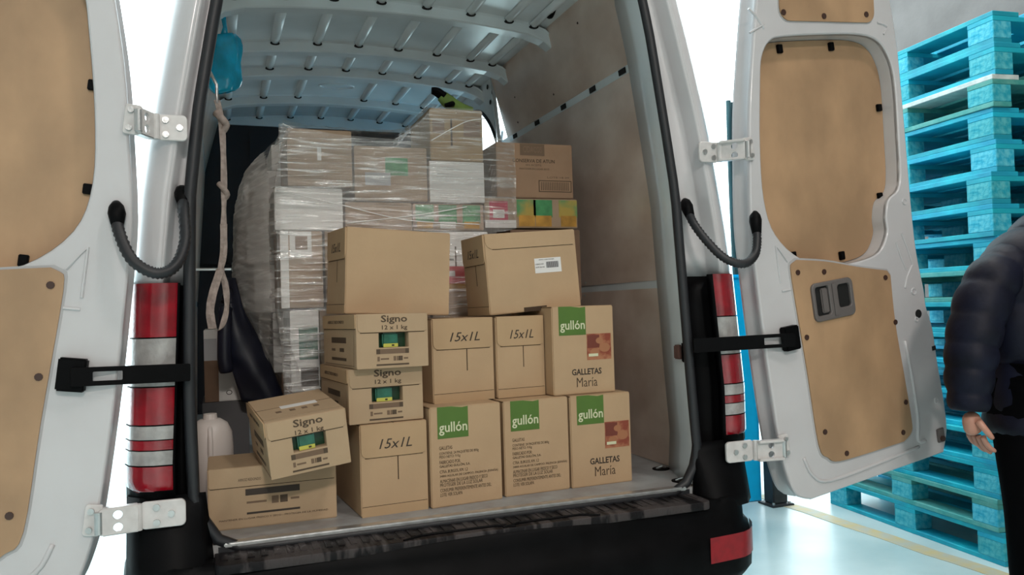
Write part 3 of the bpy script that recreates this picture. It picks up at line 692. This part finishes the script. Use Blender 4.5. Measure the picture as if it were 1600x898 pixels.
# ================================================================== WRAPPED PALLET LOAD
def plainbox(pos, dims, label, m, yaw=0, seam=True, group='cartons inside the stretch-wrapped load', cat='box', nm='wrapped_carton'):
    e, FF, LF, RF, TF = carton(nm, pos, (yaw, 0, 0), dims, label, cat, m, group)
    w, d, h = dims
    if seam:
        RC(e, TF, 0, w, d/2-.001, d/2+.001, SLOT, .0005, name='flap_gap'); RC(e, LF, d/2-.0008, d/2+.0008, h*.6, h, SLOT, .0005, name='flap_gap')
    return e, FF, LF, RF, TF
def pallet(pos, yaw, label, L=1.2, Wd=.8, mB=PALB, mK=PALW, top=None, group='turquoise pallets stacked against the wall', proto={}):
    e = empty('pallet', pos, label, 'pallet', group, (0, 0, yaw))
    key = 'm'
    if key not in proto:
        proto[key] = dict(bb=boxm(0, L, 0, .10, 0, .022, .002, 1), bbw=boxm(0, L, 0, .145, 0, .022, .002, 1), blk=boxm(0, .145, 0, .10, 0, .078, .003, 1), blkw=boxm(0, .145, 0, .145, 0, .078, .003, 1), st=boxm(0, .145, 0, Wd, 0, .022, .002, 1))
        for k, me in proto[key].items(): me.materials.append(None)
    g = proto[key]
    def put(nm, me, loc, mt):
        o = bpy.data.objects.new(nm, me); COL.objects.link(o); o.parent = e; o.location = loc
        o.material_slots[0].link = 'OBJECT'; o.material_slots[0].material = mt; return o
    for y, k, kb in ((0, 'bb', 'blk'), (.3275, 'bbw', 'blkw'), (.70, 'bb', 'blk')):
        put('bottom_board', g[k], (0, y, 0), mB)
        for x in (0, .5275, 1.055): put('block', g[kb], (x, y, .022), mK)
    for x in (0, .5275, 1.055): put('stringer', g['st'], (x, 0, .100), mB)
    for i, (y, k) in enumerate(((0, 'bbw'), (.1835, 'bb'), (.3275, 'bbw'), (.5165, 'bb'), (.655, 'bbw'))):
        put('deck_board', g[k], (0, y, .122), top if (i == 0 and top) else mB)
    return e
WOODP = mat('raw_pallet_wood', (.34, .24, .14), .8, var=.2, scale=12)
pallet((-.50, .74, .5635), 0, 'raw wooden pallet under the stretch-wrapped load', mB=WOODP, mK=WOODP, group='pallet under the load')
PZ = .708
def B(x0, x1, z0, z1, label, m, y0=.72, d=.34, **k): return plainbox((x0, y0, z0), (x1-x0, d, z1-z0), label, m, **k)
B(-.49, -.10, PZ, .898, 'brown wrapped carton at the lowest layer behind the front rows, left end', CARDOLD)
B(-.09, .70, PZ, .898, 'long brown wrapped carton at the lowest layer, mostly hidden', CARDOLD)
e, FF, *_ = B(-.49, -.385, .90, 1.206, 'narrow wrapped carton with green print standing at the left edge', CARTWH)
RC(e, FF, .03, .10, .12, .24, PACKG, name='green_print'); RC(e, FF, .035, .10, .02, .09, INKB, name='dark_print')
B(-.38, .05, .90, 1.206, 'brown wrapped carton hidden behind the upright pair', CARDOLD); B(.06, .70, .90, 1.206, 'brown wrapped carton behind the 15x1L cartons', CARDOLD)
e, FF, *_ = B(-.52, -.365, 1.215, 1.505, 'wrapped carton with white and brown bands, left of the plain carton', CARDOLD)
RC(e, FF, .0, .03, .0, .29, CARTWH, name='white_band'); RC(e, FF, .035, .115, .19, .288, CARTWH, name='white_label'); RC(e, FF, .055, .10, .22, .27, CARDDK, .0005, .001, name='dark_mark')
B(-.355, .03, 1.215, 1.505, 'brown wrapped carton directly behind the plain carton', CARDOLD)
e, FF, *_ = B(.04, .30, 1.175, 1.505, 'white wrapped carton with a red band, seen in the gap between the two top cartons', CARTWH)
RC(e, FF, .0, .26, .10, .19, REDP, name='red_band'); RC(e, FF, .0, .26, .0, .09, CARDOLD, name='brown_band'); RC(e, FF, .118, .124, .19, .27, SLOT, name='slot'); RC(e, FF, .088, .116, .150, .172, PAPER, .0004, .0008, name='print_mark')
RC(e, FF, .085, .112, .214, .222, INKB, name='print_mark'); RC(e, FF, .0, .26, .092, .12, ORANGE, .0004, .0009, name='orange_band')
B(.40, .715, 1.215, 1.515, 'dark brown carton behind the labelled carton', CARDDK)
e, FF, *_ = B(-.537, -.285, 1.508, 1.668, 'wrapped carton with a white front, on the left of the load', CARTWH)
B(-.275, -.015, 1.508, 1.618, 'low brown wrapped carton next to the green-printed tray', CARDOLD)
e, FF, *_ = B(-.01, .284, 1.51, 1.616, 'wrapped carton tray printed with green packs', CARDOLD, cat='tray')
for i, x in enumerate((.01, .105, .205)): RC(e, FF, x, x+.075, .03, .102, GREENP, name='green_print'); RC(e, FF, x+.005, x+.07, .008, .035, CARTWH if i == 1 else ORANGE, .0004, .0009, name='orange_print')
e, FF, LF, RF, TF = B(.29, .706, 1.522, 1.645, 'carton tray printed with green and orange fruit packs, right end of the load', CARDOLD, cat='tray')
RC(e, FF, .02, .10, .03, .11, PINKP, name='magenta_print'); RC(e, FF, .0, .135, .0, .032, PAPER, .0012, name='white_label'); RC(e, FF, .035, .085, .04, .075, CARTWH, .0004, .0009, name='print_mark')
for x, mt, m2 in ((.14, LEAFG, ORANGE), (.215, GREENP, ORANGE), (.33, LEAFG, ORANGE)):
    RC(e, FF, x, x+.085, .045, .118, mt, name='green_print'); RC(e, FF, x+.008, x+.08, .006, .052, m2, .0004, .0009, name='orange_print')
e, FF, *_ = B(-.486, -.245, 1.675, 1.893, 'brown wrapped carton with a small hand slot, top left of the load', CARDOLD)
RC(e, FF, .11, .125, .10, .15, CARTWH, name='hand_slot')
e, FF, *_ = B(-.236, .052, 1.625, 1.838, 'brown wrapped carton with dark print, in the middle of the load', CARDOLD)
RC(e, FF, .04, .14, .06, .11, GREYP, name='grey_print'); RC(e, FF, .12, .21, .10, .17, GREENP, .0004, .0002, name='green_print')
e, FF, *_ = B(.06, .292, 1.622, 1.790, 'wrapped carton covered by a blank white sheet', CARDOLD); RC(e, FF, .002, .23, .002, .166, PAPER, .0015, name='white_sheet')
e, FF, *_ = B(.069, .290, 1.792, 2.002, 'open brown carton forming the peak of the load', mat('peak_carton', (.34, .225, .11), .75, var=.08))
RC(e, FF, .085, .092, .06, .17, SLOT, name='slot'); RC(e, FF, .14, .21, .10, .165, CARDDK, name='dark_print'); RC(e, FF, .01, .06, .11, .165, CARDDK, name='dark_print')
e, FF, *_ = B(.347, .690, 1.648, 1.877, 'brown carton with dark brand block and boxed barcode, top right of the load', mat('cola_carton', (.33, .205, .125), .75, var=.06))
RC(e, FF, .105, .215, .178, .226, INKL, name='brand_block'); TX(e, FF, 'CIDACOS', .118, .203, .190, .216, CARDDK, bold=.01, off=.0006)
TX(e, FF, 'CONSERVA DE ATUN', .07, .26, .148, .163, INK, bold=.01); TX(e, FF, 'EN ACEITE', .13, .20, .134, .142, INKL); TX(e, FF, 'MANTENER EN LUGAR SECO', .10, .235, .118, .126, INKL); TX(e, FF, 'LOTE 18 09', .225, .325, .084, .092, INKL)
for a, b, c, d_ in ((.185, .335, .026, .029), (.185, .335, .072, .075), (.185, .188, .026, .075), (.332, .335, .026, .075)): RC(e, FF, a, b, c, d_, INK, name='barcode_frame')
for i in range(16): RC(e, FF, .195+i*.0082, .195+i*.0082+.0045, .033, .068, INKL, name='barcode_bar')
# back rows: white-sided and brown cartons whose left sides show
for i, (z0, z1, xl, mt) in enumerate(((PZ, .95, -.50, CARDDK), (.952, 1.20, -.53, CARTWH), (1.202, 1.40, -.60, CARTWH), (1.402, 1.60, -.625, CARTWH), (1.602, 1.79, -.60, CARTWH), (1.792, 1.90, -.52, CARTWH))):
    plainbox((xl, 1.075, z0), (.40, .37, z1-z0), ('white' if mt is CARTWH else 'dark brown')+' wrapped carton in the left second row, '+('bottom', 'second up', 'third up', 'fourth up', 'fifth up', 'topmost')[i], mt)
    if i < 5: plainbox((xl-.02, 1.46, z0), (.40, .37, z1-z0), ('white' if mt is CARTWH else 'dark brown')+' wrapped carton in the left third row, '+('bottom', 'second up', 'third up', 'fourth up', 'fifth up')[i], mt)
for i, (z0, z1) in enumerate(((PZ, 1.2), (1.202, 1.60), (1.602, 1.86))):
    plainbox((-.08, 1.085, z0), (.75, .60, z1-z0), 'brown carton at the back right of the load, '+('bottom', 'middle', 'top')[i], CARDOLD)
# stretch film around it
def film():
    base = smooth([(-.665, 1.85), (-.672, 1.55), (-.668, 1.25), (-.635, 1.04), (-.555, .715), (-.50, .685), (-.30, .685), (0, .68), (.20, .682), (.36, .69), (.42, .70)], 16, False)
    N = len(base); rows = []
    NZ = 120
    for j in range(NZ+1):
        f = j/NZ; row = []
        for i, (x, y) in enumerate(base):
            s = i/(N-1)
            ztop = lerp([(0, 1.76), (.25, 1.82), (.40, 1.895), (.5, 1.90), (.6, 1.87), (.67, 1.86), (.705, 1.93), (.73, 1.995), (.842, 2.0), (.858, 1.885), (1, 1.875)], s)
            zbot = lerp([(0, 1.20), (.25, 1.14), (.36, .90), (.5, .74), (.84, .74), (.87, 1.50), (1, 1.52)], s)
            z = zbot+(ztop-zbot)*f
            xx, yy = x, y
            if s < .42:          # tuck under as the load narrows low down, lean in at top
                k = max(0, min(1, (1.25-z)/.35)); xx += .10*k
                k2 = max(0, (z-1.60)/.3); xx += .085*k2**1.5*(1 if s < .36 else .9)
                k3 = max(0, (1.5-z))/.8
            else:
                t = min(1, (s-.42)/.06); xx += (1-t)*(.05*max(0, (z-1.66)/.2) + .03*max(0, (1.25-z)/.35))
            w = noise.noise(Vector((s*9, z*42+s*5, 3)))*.0055+noise.noise(Vector((s*4, z*9, 7)))*.010+noise.noise(Vector((s*26, z*110+s*40, 1)))*.0032
            nx, ny = (-1, 0) if s < .33 else ((-.7, -.7) if s < .45 else (0, -1))
            row.append(Vector((xx+nx*w, yy+ny*(w+.004), z)))
        rows.append(row)
    fm = loft(rows); o = link('stretch_film', fm, FILM, None, True); fm.materials.append(FILMS)
    for p in fm.polygons:
        c = p.center
        if c.x < -.555+.5*0 and (c.y > .72): p.material_index = 1
    tag(o, 'crinkled clear stretch film wound around the stacked cartons', 'plastic wrap')
    # loose top sheet
    rows = []
    for j in range(30):
        y = .70+.55*j/29; row = []
        for i in range(60):
            x = -.50+.60*i/59
            z = lerp([(-.5, 1.915), (-.25, 1.895), (-.05, 1.90), (.05, 1.96), (.1, 2.0)], x)+.012*noise.noise(Vector((x*8, y*14, 2)))+.02*noise.noise(Vector((x*30, y*5, 9)))*.4
            if x > .058: z = max(z, 2.012)
            row.append(Vector((x, y, z)))
        rows.append(row)
    link('film_top', loft(rows), FILM, o, True)
    # rope-like gathered strands
    for pts in ([(-.50, .72, 1.91), (-.42, 1.0, 1.95), (-.30, 1.35, 2.03)], [(-.53, .70, 1.655), (-.30, .672, 1.60), (-.05, .672, 1.545), (.25, .674, 1.53)], [(-.28, .672, 1.53), (0, .672, 1.565), (.2, .674, 1.60)], [(.06, .675, 1.86), (.2, .675, 1.94), (.29, .68, 1.96)]):
        link('film_strand', tube(smooth(pts, 8, False), .0022, 5), mat('film_rope', (.8, .8, .78), .2), o, True)
film()
# work glove on the peak carton
gl = empty('work_glove', (.20, .90, 2.004), 'black and lime work glove lying on the peak carton', 'glove')
def blob(name, pts, rad, m, par, sub=1, sm=True):
    return link(name, tube(smooth(pts, 5, False), [rad[0]+(rad[-1]-rad[0])*i/((len(pts)-1)*5) if len(rad) == 2 else lerp([(k/(len(rad)-1), r) for k, r in enumerate(rad)], i/((len(pts)-1)*5)) for i in range((len(pts)-1)*5+1)], 12), m, par, sm)
blob('palm', [(.10, .0, .030), (.05, .0, .045), (.0, 0, .075), (-.03, 0, .10)], [.028, .030, .030, .024], GLOVEG, gl)
for i, dy in enumerate((-.024, -.008, .008, .024)):
    blob('finger', [(-.02, dy, .095), (-.05, dy, .115), (-.078+.004*i, dy, .118)], [.012, .011, .008], BLACK, gl)
blob('thumb', [(.01, -.03, .06), (-.01, -.05, .05), (-.03, -.055, .045)], [.012, .011, .008], BLACK, gl)

# ================================================================== LEFT SIDE CLUTTER
e, FF, LF, RF, TF = plainbox((-.80, 1.16, .84), (.145, .30, .297), 'white appliance box with a small ring mark, low at the left', CARTWH, group='left side boxes', nm='appliance_box')
RC(e, FF, .0, .055, .0, .17, CARDDK, name='dark_print'); RC(e, FF, .0, .05, .17, .26, GREYP, name='grey_print')
PT(e, FF, [(.095+.012*math.cos(t), .035+.010*math.sin(t)) for t in [2*PI*i/20 for i in range(20)]], INKB, .0006, 0, 'ring_mark'); PT(e, FF, [(.095+.009*math.cos(t), .035+.007*math.sin(t)) for t in [2*PI*i/20 for i in range(20)]], CARTWH, .0008, .0002, 'ring_centre')
plainbox((-.81, 1.14, .5635), (.18, .34, .275), 'dark grey box beneath the white appliance box', mat('grey_box', (.10, .10, .105), .7), group='left side boxes', nm='storage_box')
jg = empty('plastic_jug', (-.775, .56, .5635), 'white plastic canister standing behind the lowest window carton', 'jug')
link('jug_body', tube([(0, 0, 0), (0, 0, .01), (0, 0, .18), (0, 0, .235), (0, 0, .265), (0, 0, .28)], [.058, .072, .074, .070, .056, .034], 24), JUG, jg, True)
link('jug_cap', tube([(0, 0, .279), (0, 0, .298)], [.024, .022], 16), JUG, jg)
link('jug_handle', tube(smooth([(.0, -.02, .26), (.0, -.06, .25), (.0, -.075, .18), (.0, -.066, .12)], 4, False), .009, 8), JUG, jg, True)
# navy jacket draped between the boxes and the load
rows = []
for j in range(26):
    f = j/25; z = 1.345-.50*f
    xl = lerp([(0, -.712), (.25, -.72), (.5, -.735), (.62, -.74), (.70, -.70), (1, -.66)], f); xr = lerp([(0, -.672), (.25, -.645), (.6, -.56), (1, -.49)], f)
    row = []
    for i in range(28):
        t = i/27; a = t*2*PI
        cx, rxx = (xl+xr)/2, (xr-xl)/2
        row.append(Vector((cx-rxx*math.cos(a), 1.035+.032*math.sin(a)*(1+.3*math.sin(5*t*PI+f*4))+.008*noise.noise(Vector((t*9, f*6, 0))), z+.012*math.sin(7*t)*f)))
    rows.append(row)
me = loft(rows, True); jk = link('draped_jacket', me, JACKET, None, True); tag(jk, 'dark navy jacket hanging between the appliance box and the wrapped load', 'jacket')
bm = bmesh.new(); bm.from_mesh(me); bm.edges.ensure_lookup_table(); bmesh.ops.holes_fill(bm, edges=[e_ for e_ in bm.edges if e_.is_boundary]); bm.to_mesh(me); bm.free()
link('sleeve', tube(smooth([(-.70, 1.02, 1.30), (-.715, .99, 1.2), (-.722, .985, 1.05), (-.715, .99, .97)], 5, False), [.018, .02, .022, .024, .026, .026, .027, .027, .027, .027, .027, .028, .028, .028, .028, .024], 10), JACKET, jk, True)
# hanging strap with loop
st = empty('tie_strap', (-.72, .35, 1.82), 'beige lashing strap hanging knotted inside the left door pillar', 'strap')
def ribbon(pts, w, t, m, nm, tw=0):
    P = smooth(pts, 6, False); rows = []
    for i, p in enumerate(P):
        a = tw*i/len(P)+.3*math.sin(i*.7); p = Vector(p)
        sx, sy = math.cos(a)*w/2, math.sin(a)*w/2
        rows.append([p+Vector((-sx, -sy, 0)), p+Vector((-sy*t/w, sx*t/w, 0)), p+Vector((sx, sy, 0)), p+Vector((sy*t/w, -sx*t/w, 0))])
    return link(nm, loft(rows, True), m, st, False)
ribbon([(-.012, 0, .07), (.0, 0, .0), (.004, .0, -.12), (.003, 0, -.24), (.0, 0, -.33)], .020, .006, STRAP, 'upper_strap', .6)
link('knot', tube(smooth([(-.016, 0, .03), (0, -.01, .01), (.014, 0, -.01), (0, .01, -.03)], 4, False), .012, 8), STRAP, st, True)
link('knot', tube(smooth([(-.012, 0, -.20), (0, -.01, -.215), (.013, 0, -.235), (0, .01, -.25)], 4, False), .009, 8), STRAP, st, True)
ribbon([(.0, 0, -.33), (-.002, 0, -.42), (-.012, 0, -.475)], .022, .006, STRAP, 'upper_strap', .3)
ribbon([(-.012, 0, -.475), (-.036, -.01, -.55), (-.046, -.02, -.61), (-.040, -.02, -.665)], .026, .005, STRAP, 'strap_loop', .2)
ribbon([(-.012, 0, -.475), (.002, .02, -.53), (.004, .02, -.60), (-.012, .01, -.66), (-.028, .0, -.672)], .020, .005, STRAP, 'strap_loop', 1.0)
link('roof_hook', tube([(-.012, 0, .06), (-.012, 0, .12), (-.05, 0, .20), (-.12, 0, .24)], .005, 6), METAL, st)
tag(link('side_rod', tube([(-.86, .36, 1.345), (-.70, .36, 1.345)], .0045, 6), METAL), 'thin metal rod crossing behind the hanging strap', 'rod')
# blue bag hung from the roof bow
rows = []
for j in range(30):
    f = j/29; z = 2.385-.245*f; wd = lerp([(0, .040), (.06, .050), (.35, .056), (.8, .058), (.93, .050), (1, .034)], f)
    row = []
    for i in range(28):
        a = 2*PI*i/28
        r = 1+.16*noise.noise(Vector((math.cos(a)*2, math.sin(a)*2, f*3)))+.10*math.sin(a*5+f*2)
        row.append(Vector((-.695+wd*1.15*r*math.cos(a)+.006*math.sin(f*6), 1.2+wd*.6*r*math.sin(a), z+.01*math.cos(a))))
    rows.append(row)
me = loft(rows, True); bm = bmesh.new(); bm.from_mesh(me); bmesh.ops.holes_fill(bm, edges=[e_ for e_ in bm.edges if e_.is_boundary]); bm.to_mesh(me); bm.free()
bgo = link('plastic_bag', me, BAG, None, True); tag(bgo, 'bright blue plastic bag hanging from the roof at the upper left', 'bag')
link('bag_knot', tube([(-.695, 1.2, 2.375), (-.69, 1.2, 2.42), (-.70, 1.2, 2.50)], [.018, .009, .012], 8), BAG, bgo, True)
# roof hook on right wall
hk = empty('wall_hook', (.775, 1.17, 2.36), 'dark hanging strap buckle on the upper right plywood', 'strap')
link('webbing', tube(smooth([(-.045, .15, .15), (-.01, .06, .06), (.0, .0, .0), (.012, -.03, -.07)], 4, False), .009, 8), BLACK, hk, True)
link('buckle', tube([(.0, -.0, .03), (.012, -.03, -.07)], .015, 8), RUBBER, hk); link('fixing', tube([(-.05, .16, .17), (-.02, .09, .09)], .011, 8), METAL, hk)
h2 = empty('grab_loop', (.665, .82, 2.50), 'small black grab loop at the top edge of the plywood', 'handle')
link('loop', tube(smooth([(-.0, -.03, .02), (-.01, -.03, -.02), (-.01, .0, -.035), (-.01, .03, -.02), (.0, .03, .02)], 4, False), .011, 8), BLACK, h2, True)

# ================================================================== OUTSIDE THE VAN, RIGHT
ca = empty('waste_container', (2.245, 1.60, 0), 'bright blue container standing beyond the right tail light', 'container', rot=(0, 0, math.radians(-3)))
link('container_body', xf(platem([rrect(-1.1, .02, .0, 1.33, (.0, .0, .05, .05))], -.9, 0, .01), frame((0, 0, 0), (1, 0, 0), (0, 0, 1))), BLUESK, ca)
BX('container_lid', BLUESK, (-1.11, .03, -.01, .91, 1.315, 1.345), ca, .01)
pt = empty('steel_post', (2.29, 1.50, 0), 'short dark steel guard post beside the blue container', 'post')
BX('post_shaft', POSTM, (-.055, .045, -.045, .045, .012, .95), pt, .006); BX('post_foot', POSTM, (-.08, .07, -.07, .07, 0, .012), pt, .003)
for x in (-.06, .05): link('foot_bolt', cyl((x, -.05, .012), (0, 0, 1), .008, .012, 6), METAL, pt)
cu = empty('door_curtain', (3.56, 3.5, 0), 'dark teal curtain gathered upright beside the open loading door', 'curtain')
for i in range(5):
    x = -.06+i*.035
    p = [(x+.006*math.sin(z*2+i), .01*math.sin(i*2), z) for z in zr(.02, 2.94-.012*i, 14)]
    link('pleat', tube(p, .022, 8), TEALC, cu, True)
BX('curtain_hook', METAL, (.03, .05, -.01, .01, 2.93, 3.05), cu)
# pallet stacks
ORD = ['topmost', 'second from the top', 'third from the top', 'fourth from the top', 'fifth from the top', 'sixth from the top', 'seventh from the top', 'eighth from the top', 'ninth from the top', 'tenth from the top', 'eleventh from the top', 'twelfth from the top', 'seventh from the floor', 'sixth from the floor', 'fifth from the floor', 'fourth from the floor', 'third from the floor', 'second from the floor', 'resting on the floor']
base = Vector((2.442, .195, 0)); dirv = Vector((.165, 1.485, 0)).normalized(); ya = math.atan2(dirv.y, dirv.x)
NP = 17
for k in range(NP):
    z = k*.1445
    j = random.uniform(-.012, .012); lean = .085*z/2.4
    yaw = ya-PI+random.uniform(-.012, .012)          # long side faces the van, local y goes to the wall
    # local x runs back towards the viewer: origin at far corner
    o = base+Vector((lean+j*.5, j, z))+dirv*1.2
    t = NP-1-k; lab = ORD[t] if t < 11 else ORD[-(k+1)]
    mt = PALTEAL if k in (1, 8, 14) else PALB
    pallet(o, yaw, f'turquoise pallet of the near stack, {lab}', mB=mt, top=PALWHITE if k == 14 else None)
for k in range(NP):
    z = k*.1445; o = base+Vector((.87+random.uniform(-.01, .01), -.12+.04*z, z+0))+dirv*1.2
    t = NP-1-k; lab = ORD[t] if t < 11 else ORD[-(k+1)]
    pallet(o, ya-PI+random.uniform(-.012, .012), f'turquoise pallet of the stack behind by the wall, {lab}')

# ================================================================== PERSON
def skin_mesh(name, nodes, edges, m, parent=None, sub=2):
    me = bpy.data.meshes.new(name); me.from_pydata([n[:3] for n in nodes], edges, []); me.update()
    o = bpy.data.objects.new(name, me); COL.objects.link(o)
    sk = o.modifiers.new('s', 'SKIN'); sk.use_smooth_shade = True
    for i, n in enumerate(nodes):
        d = me.skin_vertices[0].data[i]; r = n[3]; d.radius = (r, n[4] if len(n) > 4 else r); d.use_root = (i == 0)
    su = o.modifiers.new('u', 'SUBSURF'); su.levels = sub; su.render_levels = sub
    dg = bpy.context.evaluated_depsgraph_get(); dg.update()
    m2 = bpy.data.meshes.new_from_object(o.evaluated_get(dg)); bpy.data.objects.remove(o)
    return link(name, m2, m, parent, True)
px, py = 2.0, -.36
pe = empty('person', (px, py, 0), 'person in a dark navy puffer jacket and black trousers walking past the pallets', 'person')
HX, HY, HZ = .135, -.005, 1.585          # head centre
def head_bm(k=1.0, cut=False):
    bm = bmesh.new(); bmesh.ops.create_uvsphere(bm, u_segments=36, v_segments=26, radius=1)
    for v in bm.verts:
        x, y, z = v.co
        w = 1-.22*max(0, -z)**1.5; 
        X = x*.077*w*k; Y = y*.097*(1-.10*max(0, -z))*k; Z = z*.122*k
        if z < -.3 and y < 0: Y -= .012*min(1, (-z-.3)*2)          # chin forward
        if y < -.5:
            nb = max(0, 1-abs(x)/.22)*max(0, 1-abs(z+.12)/.30); Y -= .022*nb           # nose
            for sx in (-.40, .40):
                d = ((x-sx)/.26)**2+((z-.08)/.16)**2; Y += .012*math.exp(-d)             # eye sockets
            Y -= .005*math.exp(-((z+.50)/.10)**2)*max(0, 1-abs(x)/.4)                   # lips
            Y -= .004*math.exp(-((z-.26)/.12)**2)                                        # brow
        v.co = (X+HX, Y+HY, Z+HZ)
        v.tag = not (z > (.46 if y < -.35 else (-.05 if y < .15 else -.45)))
    if cut: bmesh.ops.delete(bm, geom=[v for v in bm.verts if v.tag], context='VERTS')
    return bm
body0 = skin_mesh('body', [(0, 0, .95, .13), (0, 0, 1.12, .13), (0.02, 0, 1.28, .14), (0.05, 0, 1.38, .07), (.085, .005, 1.45, .055), (.115, .01, 1.54, .05),
    (-.11, .0, .88, .09), (-.13, -.03, .48, .06), (-.07, .02, .10, .045), (.10, .0, .88, .09), (.12, .10, .50, .06), (.13, .16, .10, .045), (-.07, -.08, .045, .04), (-.07, -.16, .035, .035), (.13, .08, .045, .04), (.13, .0, .035, .035)],
    [(0, 1), (1, 2), (2, 3), (3, 4), (4, 5), (0, 6), (6, 7), (7, 8), (0, 9), (9, 10), (10, 11), (8, 12), (12, 13), (11, 14), (14, 15)], SKIN, None)
bm = bmesh.new(); bm.from_mesh(body0.data); hm = bpy.data.meshes.new('h'); hb = head_bm(); hb.to_mesh(hm); hb.free(); bm.from_mesh(hm)
jm = bpy.data.meshes.new('joined'); bm.to_mesh(jm); bm.free(); bpy.data.objects.remove(body0)
jo = bpy.data.objects.new('tmp', jm); COL.objects.link(jo); rm = jo.modifiers.new('r', 'REMESH'); rm.mode = 'VOXEL'; rm.voxel_size = .008; rm.use_smooth_shade = True
sm_ = jo.modifiers.new('sm', 'SMOOTH'); sm_.iterations = 3
dg = bpy.context.evaluated_depsgraph_get(); dg.update(); bmh = bpy.data.meshes.new_from_object(jo.evaluated_get(dg)); bpy.data.objects.remove(jo)
body = link('body', bmh, SKIN, pe, True)
for s in (-1, 1):
    ex, ez = HX+.031*s, HZ+.010
    link('eye', tube([(ex, HY-.070, ez), (ex, HY-.079, ez), (ex, HY-.083, ez)], [.012, .010, .004], 12), PAPER, body, True)
    link('pupil', tube([(ex, HY-.080, ez), (ex, HY-.085, ez)], [.005, .004], 10), HAIR, body)
    link('eyebrow', tube([(ex-.016*s, HY-.088, ez+.020), (ex, HY-.090, ez+.024), (ex+.018*s, HY-.080, ez+.020)], .003, 6), HAIR, body)
    link('ear', tube(smooth([(HX+.070*s, .0, HZ-.030), (HX+.084*s, .010, HZ-.005), (HX+.086*s, .012, HZ+.018), (HX+.074*s, .002, HZ+.026)], 4, False), .009, 8), SKIN, body, True)
link('mouth', tube([(HX-.022, HY-.088, HZ-.060), (HX, HY-.098, HZ-.059), (HX+.022, HY-.088, HZ-.060)], [.002, .005, .002], 8), mat('lip', (.35, .12, .10), .5), body, True)
hm2 = bpy.data.meshes.new('hair'); hb = head_bm(1.07, True); hb.to_mesh(hm2); hb.free()
hr = link('hair', hm2, HAIR, pe, True); solid(hr, .012, 0)
# quilted jacket: torso loft with puffs, sleeves
def quilt(rings, ax, name, par, nq=7, seg=28, amp=.012):
    """rings: list of (center, rx, ry); puffs between"""
    P = smooth([(*c, a, b) for c, a, b in rings], 18, False); rows = []; N = len(P)
    for i, p in enumerate(P):
        f = i/(N-1); puff = amp*abs(math.sin(f*nq*PI))**.6
        nxt = Vector(P[min(i+1, N-1)][:3])-Vector(P[max(i-1, 0)][:3]); nxt.normalize()
        a = nxt.cross(Vector(ax)).normalized(); b = nxt.cross(a).normalized()
        row = []
        for k in range(seg):
            q = 2*PI*k/seg; w = 1+.05*noise.noise(Vector((math.cos(q)*2, math.sin(q)*2, f*nq)))
            row.append(Vector(p[:3])+a*(p[3]+puff)*w*math.cos(q)+b*(p[4]+puff)*w*math.sin(q))
        rows.append(row)
    me = loft(rows, True); bm = bmesh.new(); bm.from_mesh(me); bmesh.ops.holes_fill(bm, edges=[e_ for e_ in bm.edges if e_.is_boundary]); bmesh.ops.recalc_face_normals(bm, faces=bm.faces[:]); bm.to_mesh(me); bm.free()
    return link(name, me, PUFF, par, True)
jc = quilt([((0, 0, .70), .205, .165), ((0, 0, .78), .212, .168), ((0, 0, .95), .215, .165), ((0, 0, 1.15), .225, .17), ((0.01, 0, 1.27), .215, .16), ((0.045, 0, 1.37), .14, .12), ((.08, .0, 1.45), .078, .08)], (0, 1, 0), 'jacket', pe, 6)
quilt([((-.13, 0, 1.30), .075, .085), ((-.24, .0, 1.22), .08, .085), ((-.325, .0, 1.06), .078, .08), ((-.355, .0, .92), .070, .07), ((-.365, .0, .80), .052, .055)], (0, 1, 0), 'sleeve', pe, 7, 20, .009)
quilt([((.19, 0, 1.30), .085, .085), ((.26, .0, 1.22), .085, .085), ((.32, .03, 1.08), .075, .075), ((.34, .0, .92), .068, .068), ((.33, -.10, .82), .055, .055)], (0, 1, 0), 'sleeve', pe, 9, 20, .012)
# trousers and shoes
skin_mesh('trousers', [(0, .0, .92, .155), (-.11, .0, .84, .125), (-.13, -.03, .48, .09), (-.07, .02, .11, .075), (.10, .0, .84, .11), (.12, .10, .50, .085), (.13, .16, .11, .07)], [(0, 1), (1, 2), (2, 3), (0, 4), (4, 5), (5, 6)], TROUS, pe)
for x, y in ((-.07, .03), (.13, .17)):
    link('shoe', tube(smooth([(x, y+.05, .045), (x, y, .05), (x, y-.10, .042), (x, y-.20, .034)], 4, False), [.04]*4+[.05]*5+[.045]*3+[.03], 12), BLACK, pe, True)
# hands
for s, w0, dr in ((-1, Vector((-.365, .0, .795)), Vector((.36, .05, -.92))), (1, Vector((.33, -.12, .80)), Vector((.0, -.2, -.95)))):
    dr.normalize(); sd = Vector((.15, 1, 0)).normalized(); nn = dr.cross(sd).normalized()
    nodes = [tuple(w0)+(.026, .030), tuple(w0+dr*.04)+(.030, .038), tuple(w0+dr*.085)+(.028, .042)]
    hd = skin_mesh('hand', nodes, [(0, 1), (1, 2)], SKIN, pe, 2)
    for i, (o_, L_) in enumerate(((-.032, .068), (-.011, .078), (.011, .074), (.032, .058))):
        b = w0+dr*.088+sd*o_; p = [b, b+dr*L_*.4+nn*.004, b+dr*L_*.72+nn*.014, b+dr*L_+nn*.028]
        link('finger', tube(smooth([tuple(q) for q in p], 3, False), [.0095, .0095, .009, .009, .009, .0085, .008, .008, .0075, .006], 8), SKIN, hd, True)
    b = w0+dr*.03-sd*.03; p = [b, b+dr*.03-sd*.022, b+dr*.065-sd*.03+nn*.01]
    link('thumb', tube(smooth([tuple(q) for q in p], 3, False), [.013, .012, .0115, .011, .010, .009, .007], 8), SKIN, hd, True)
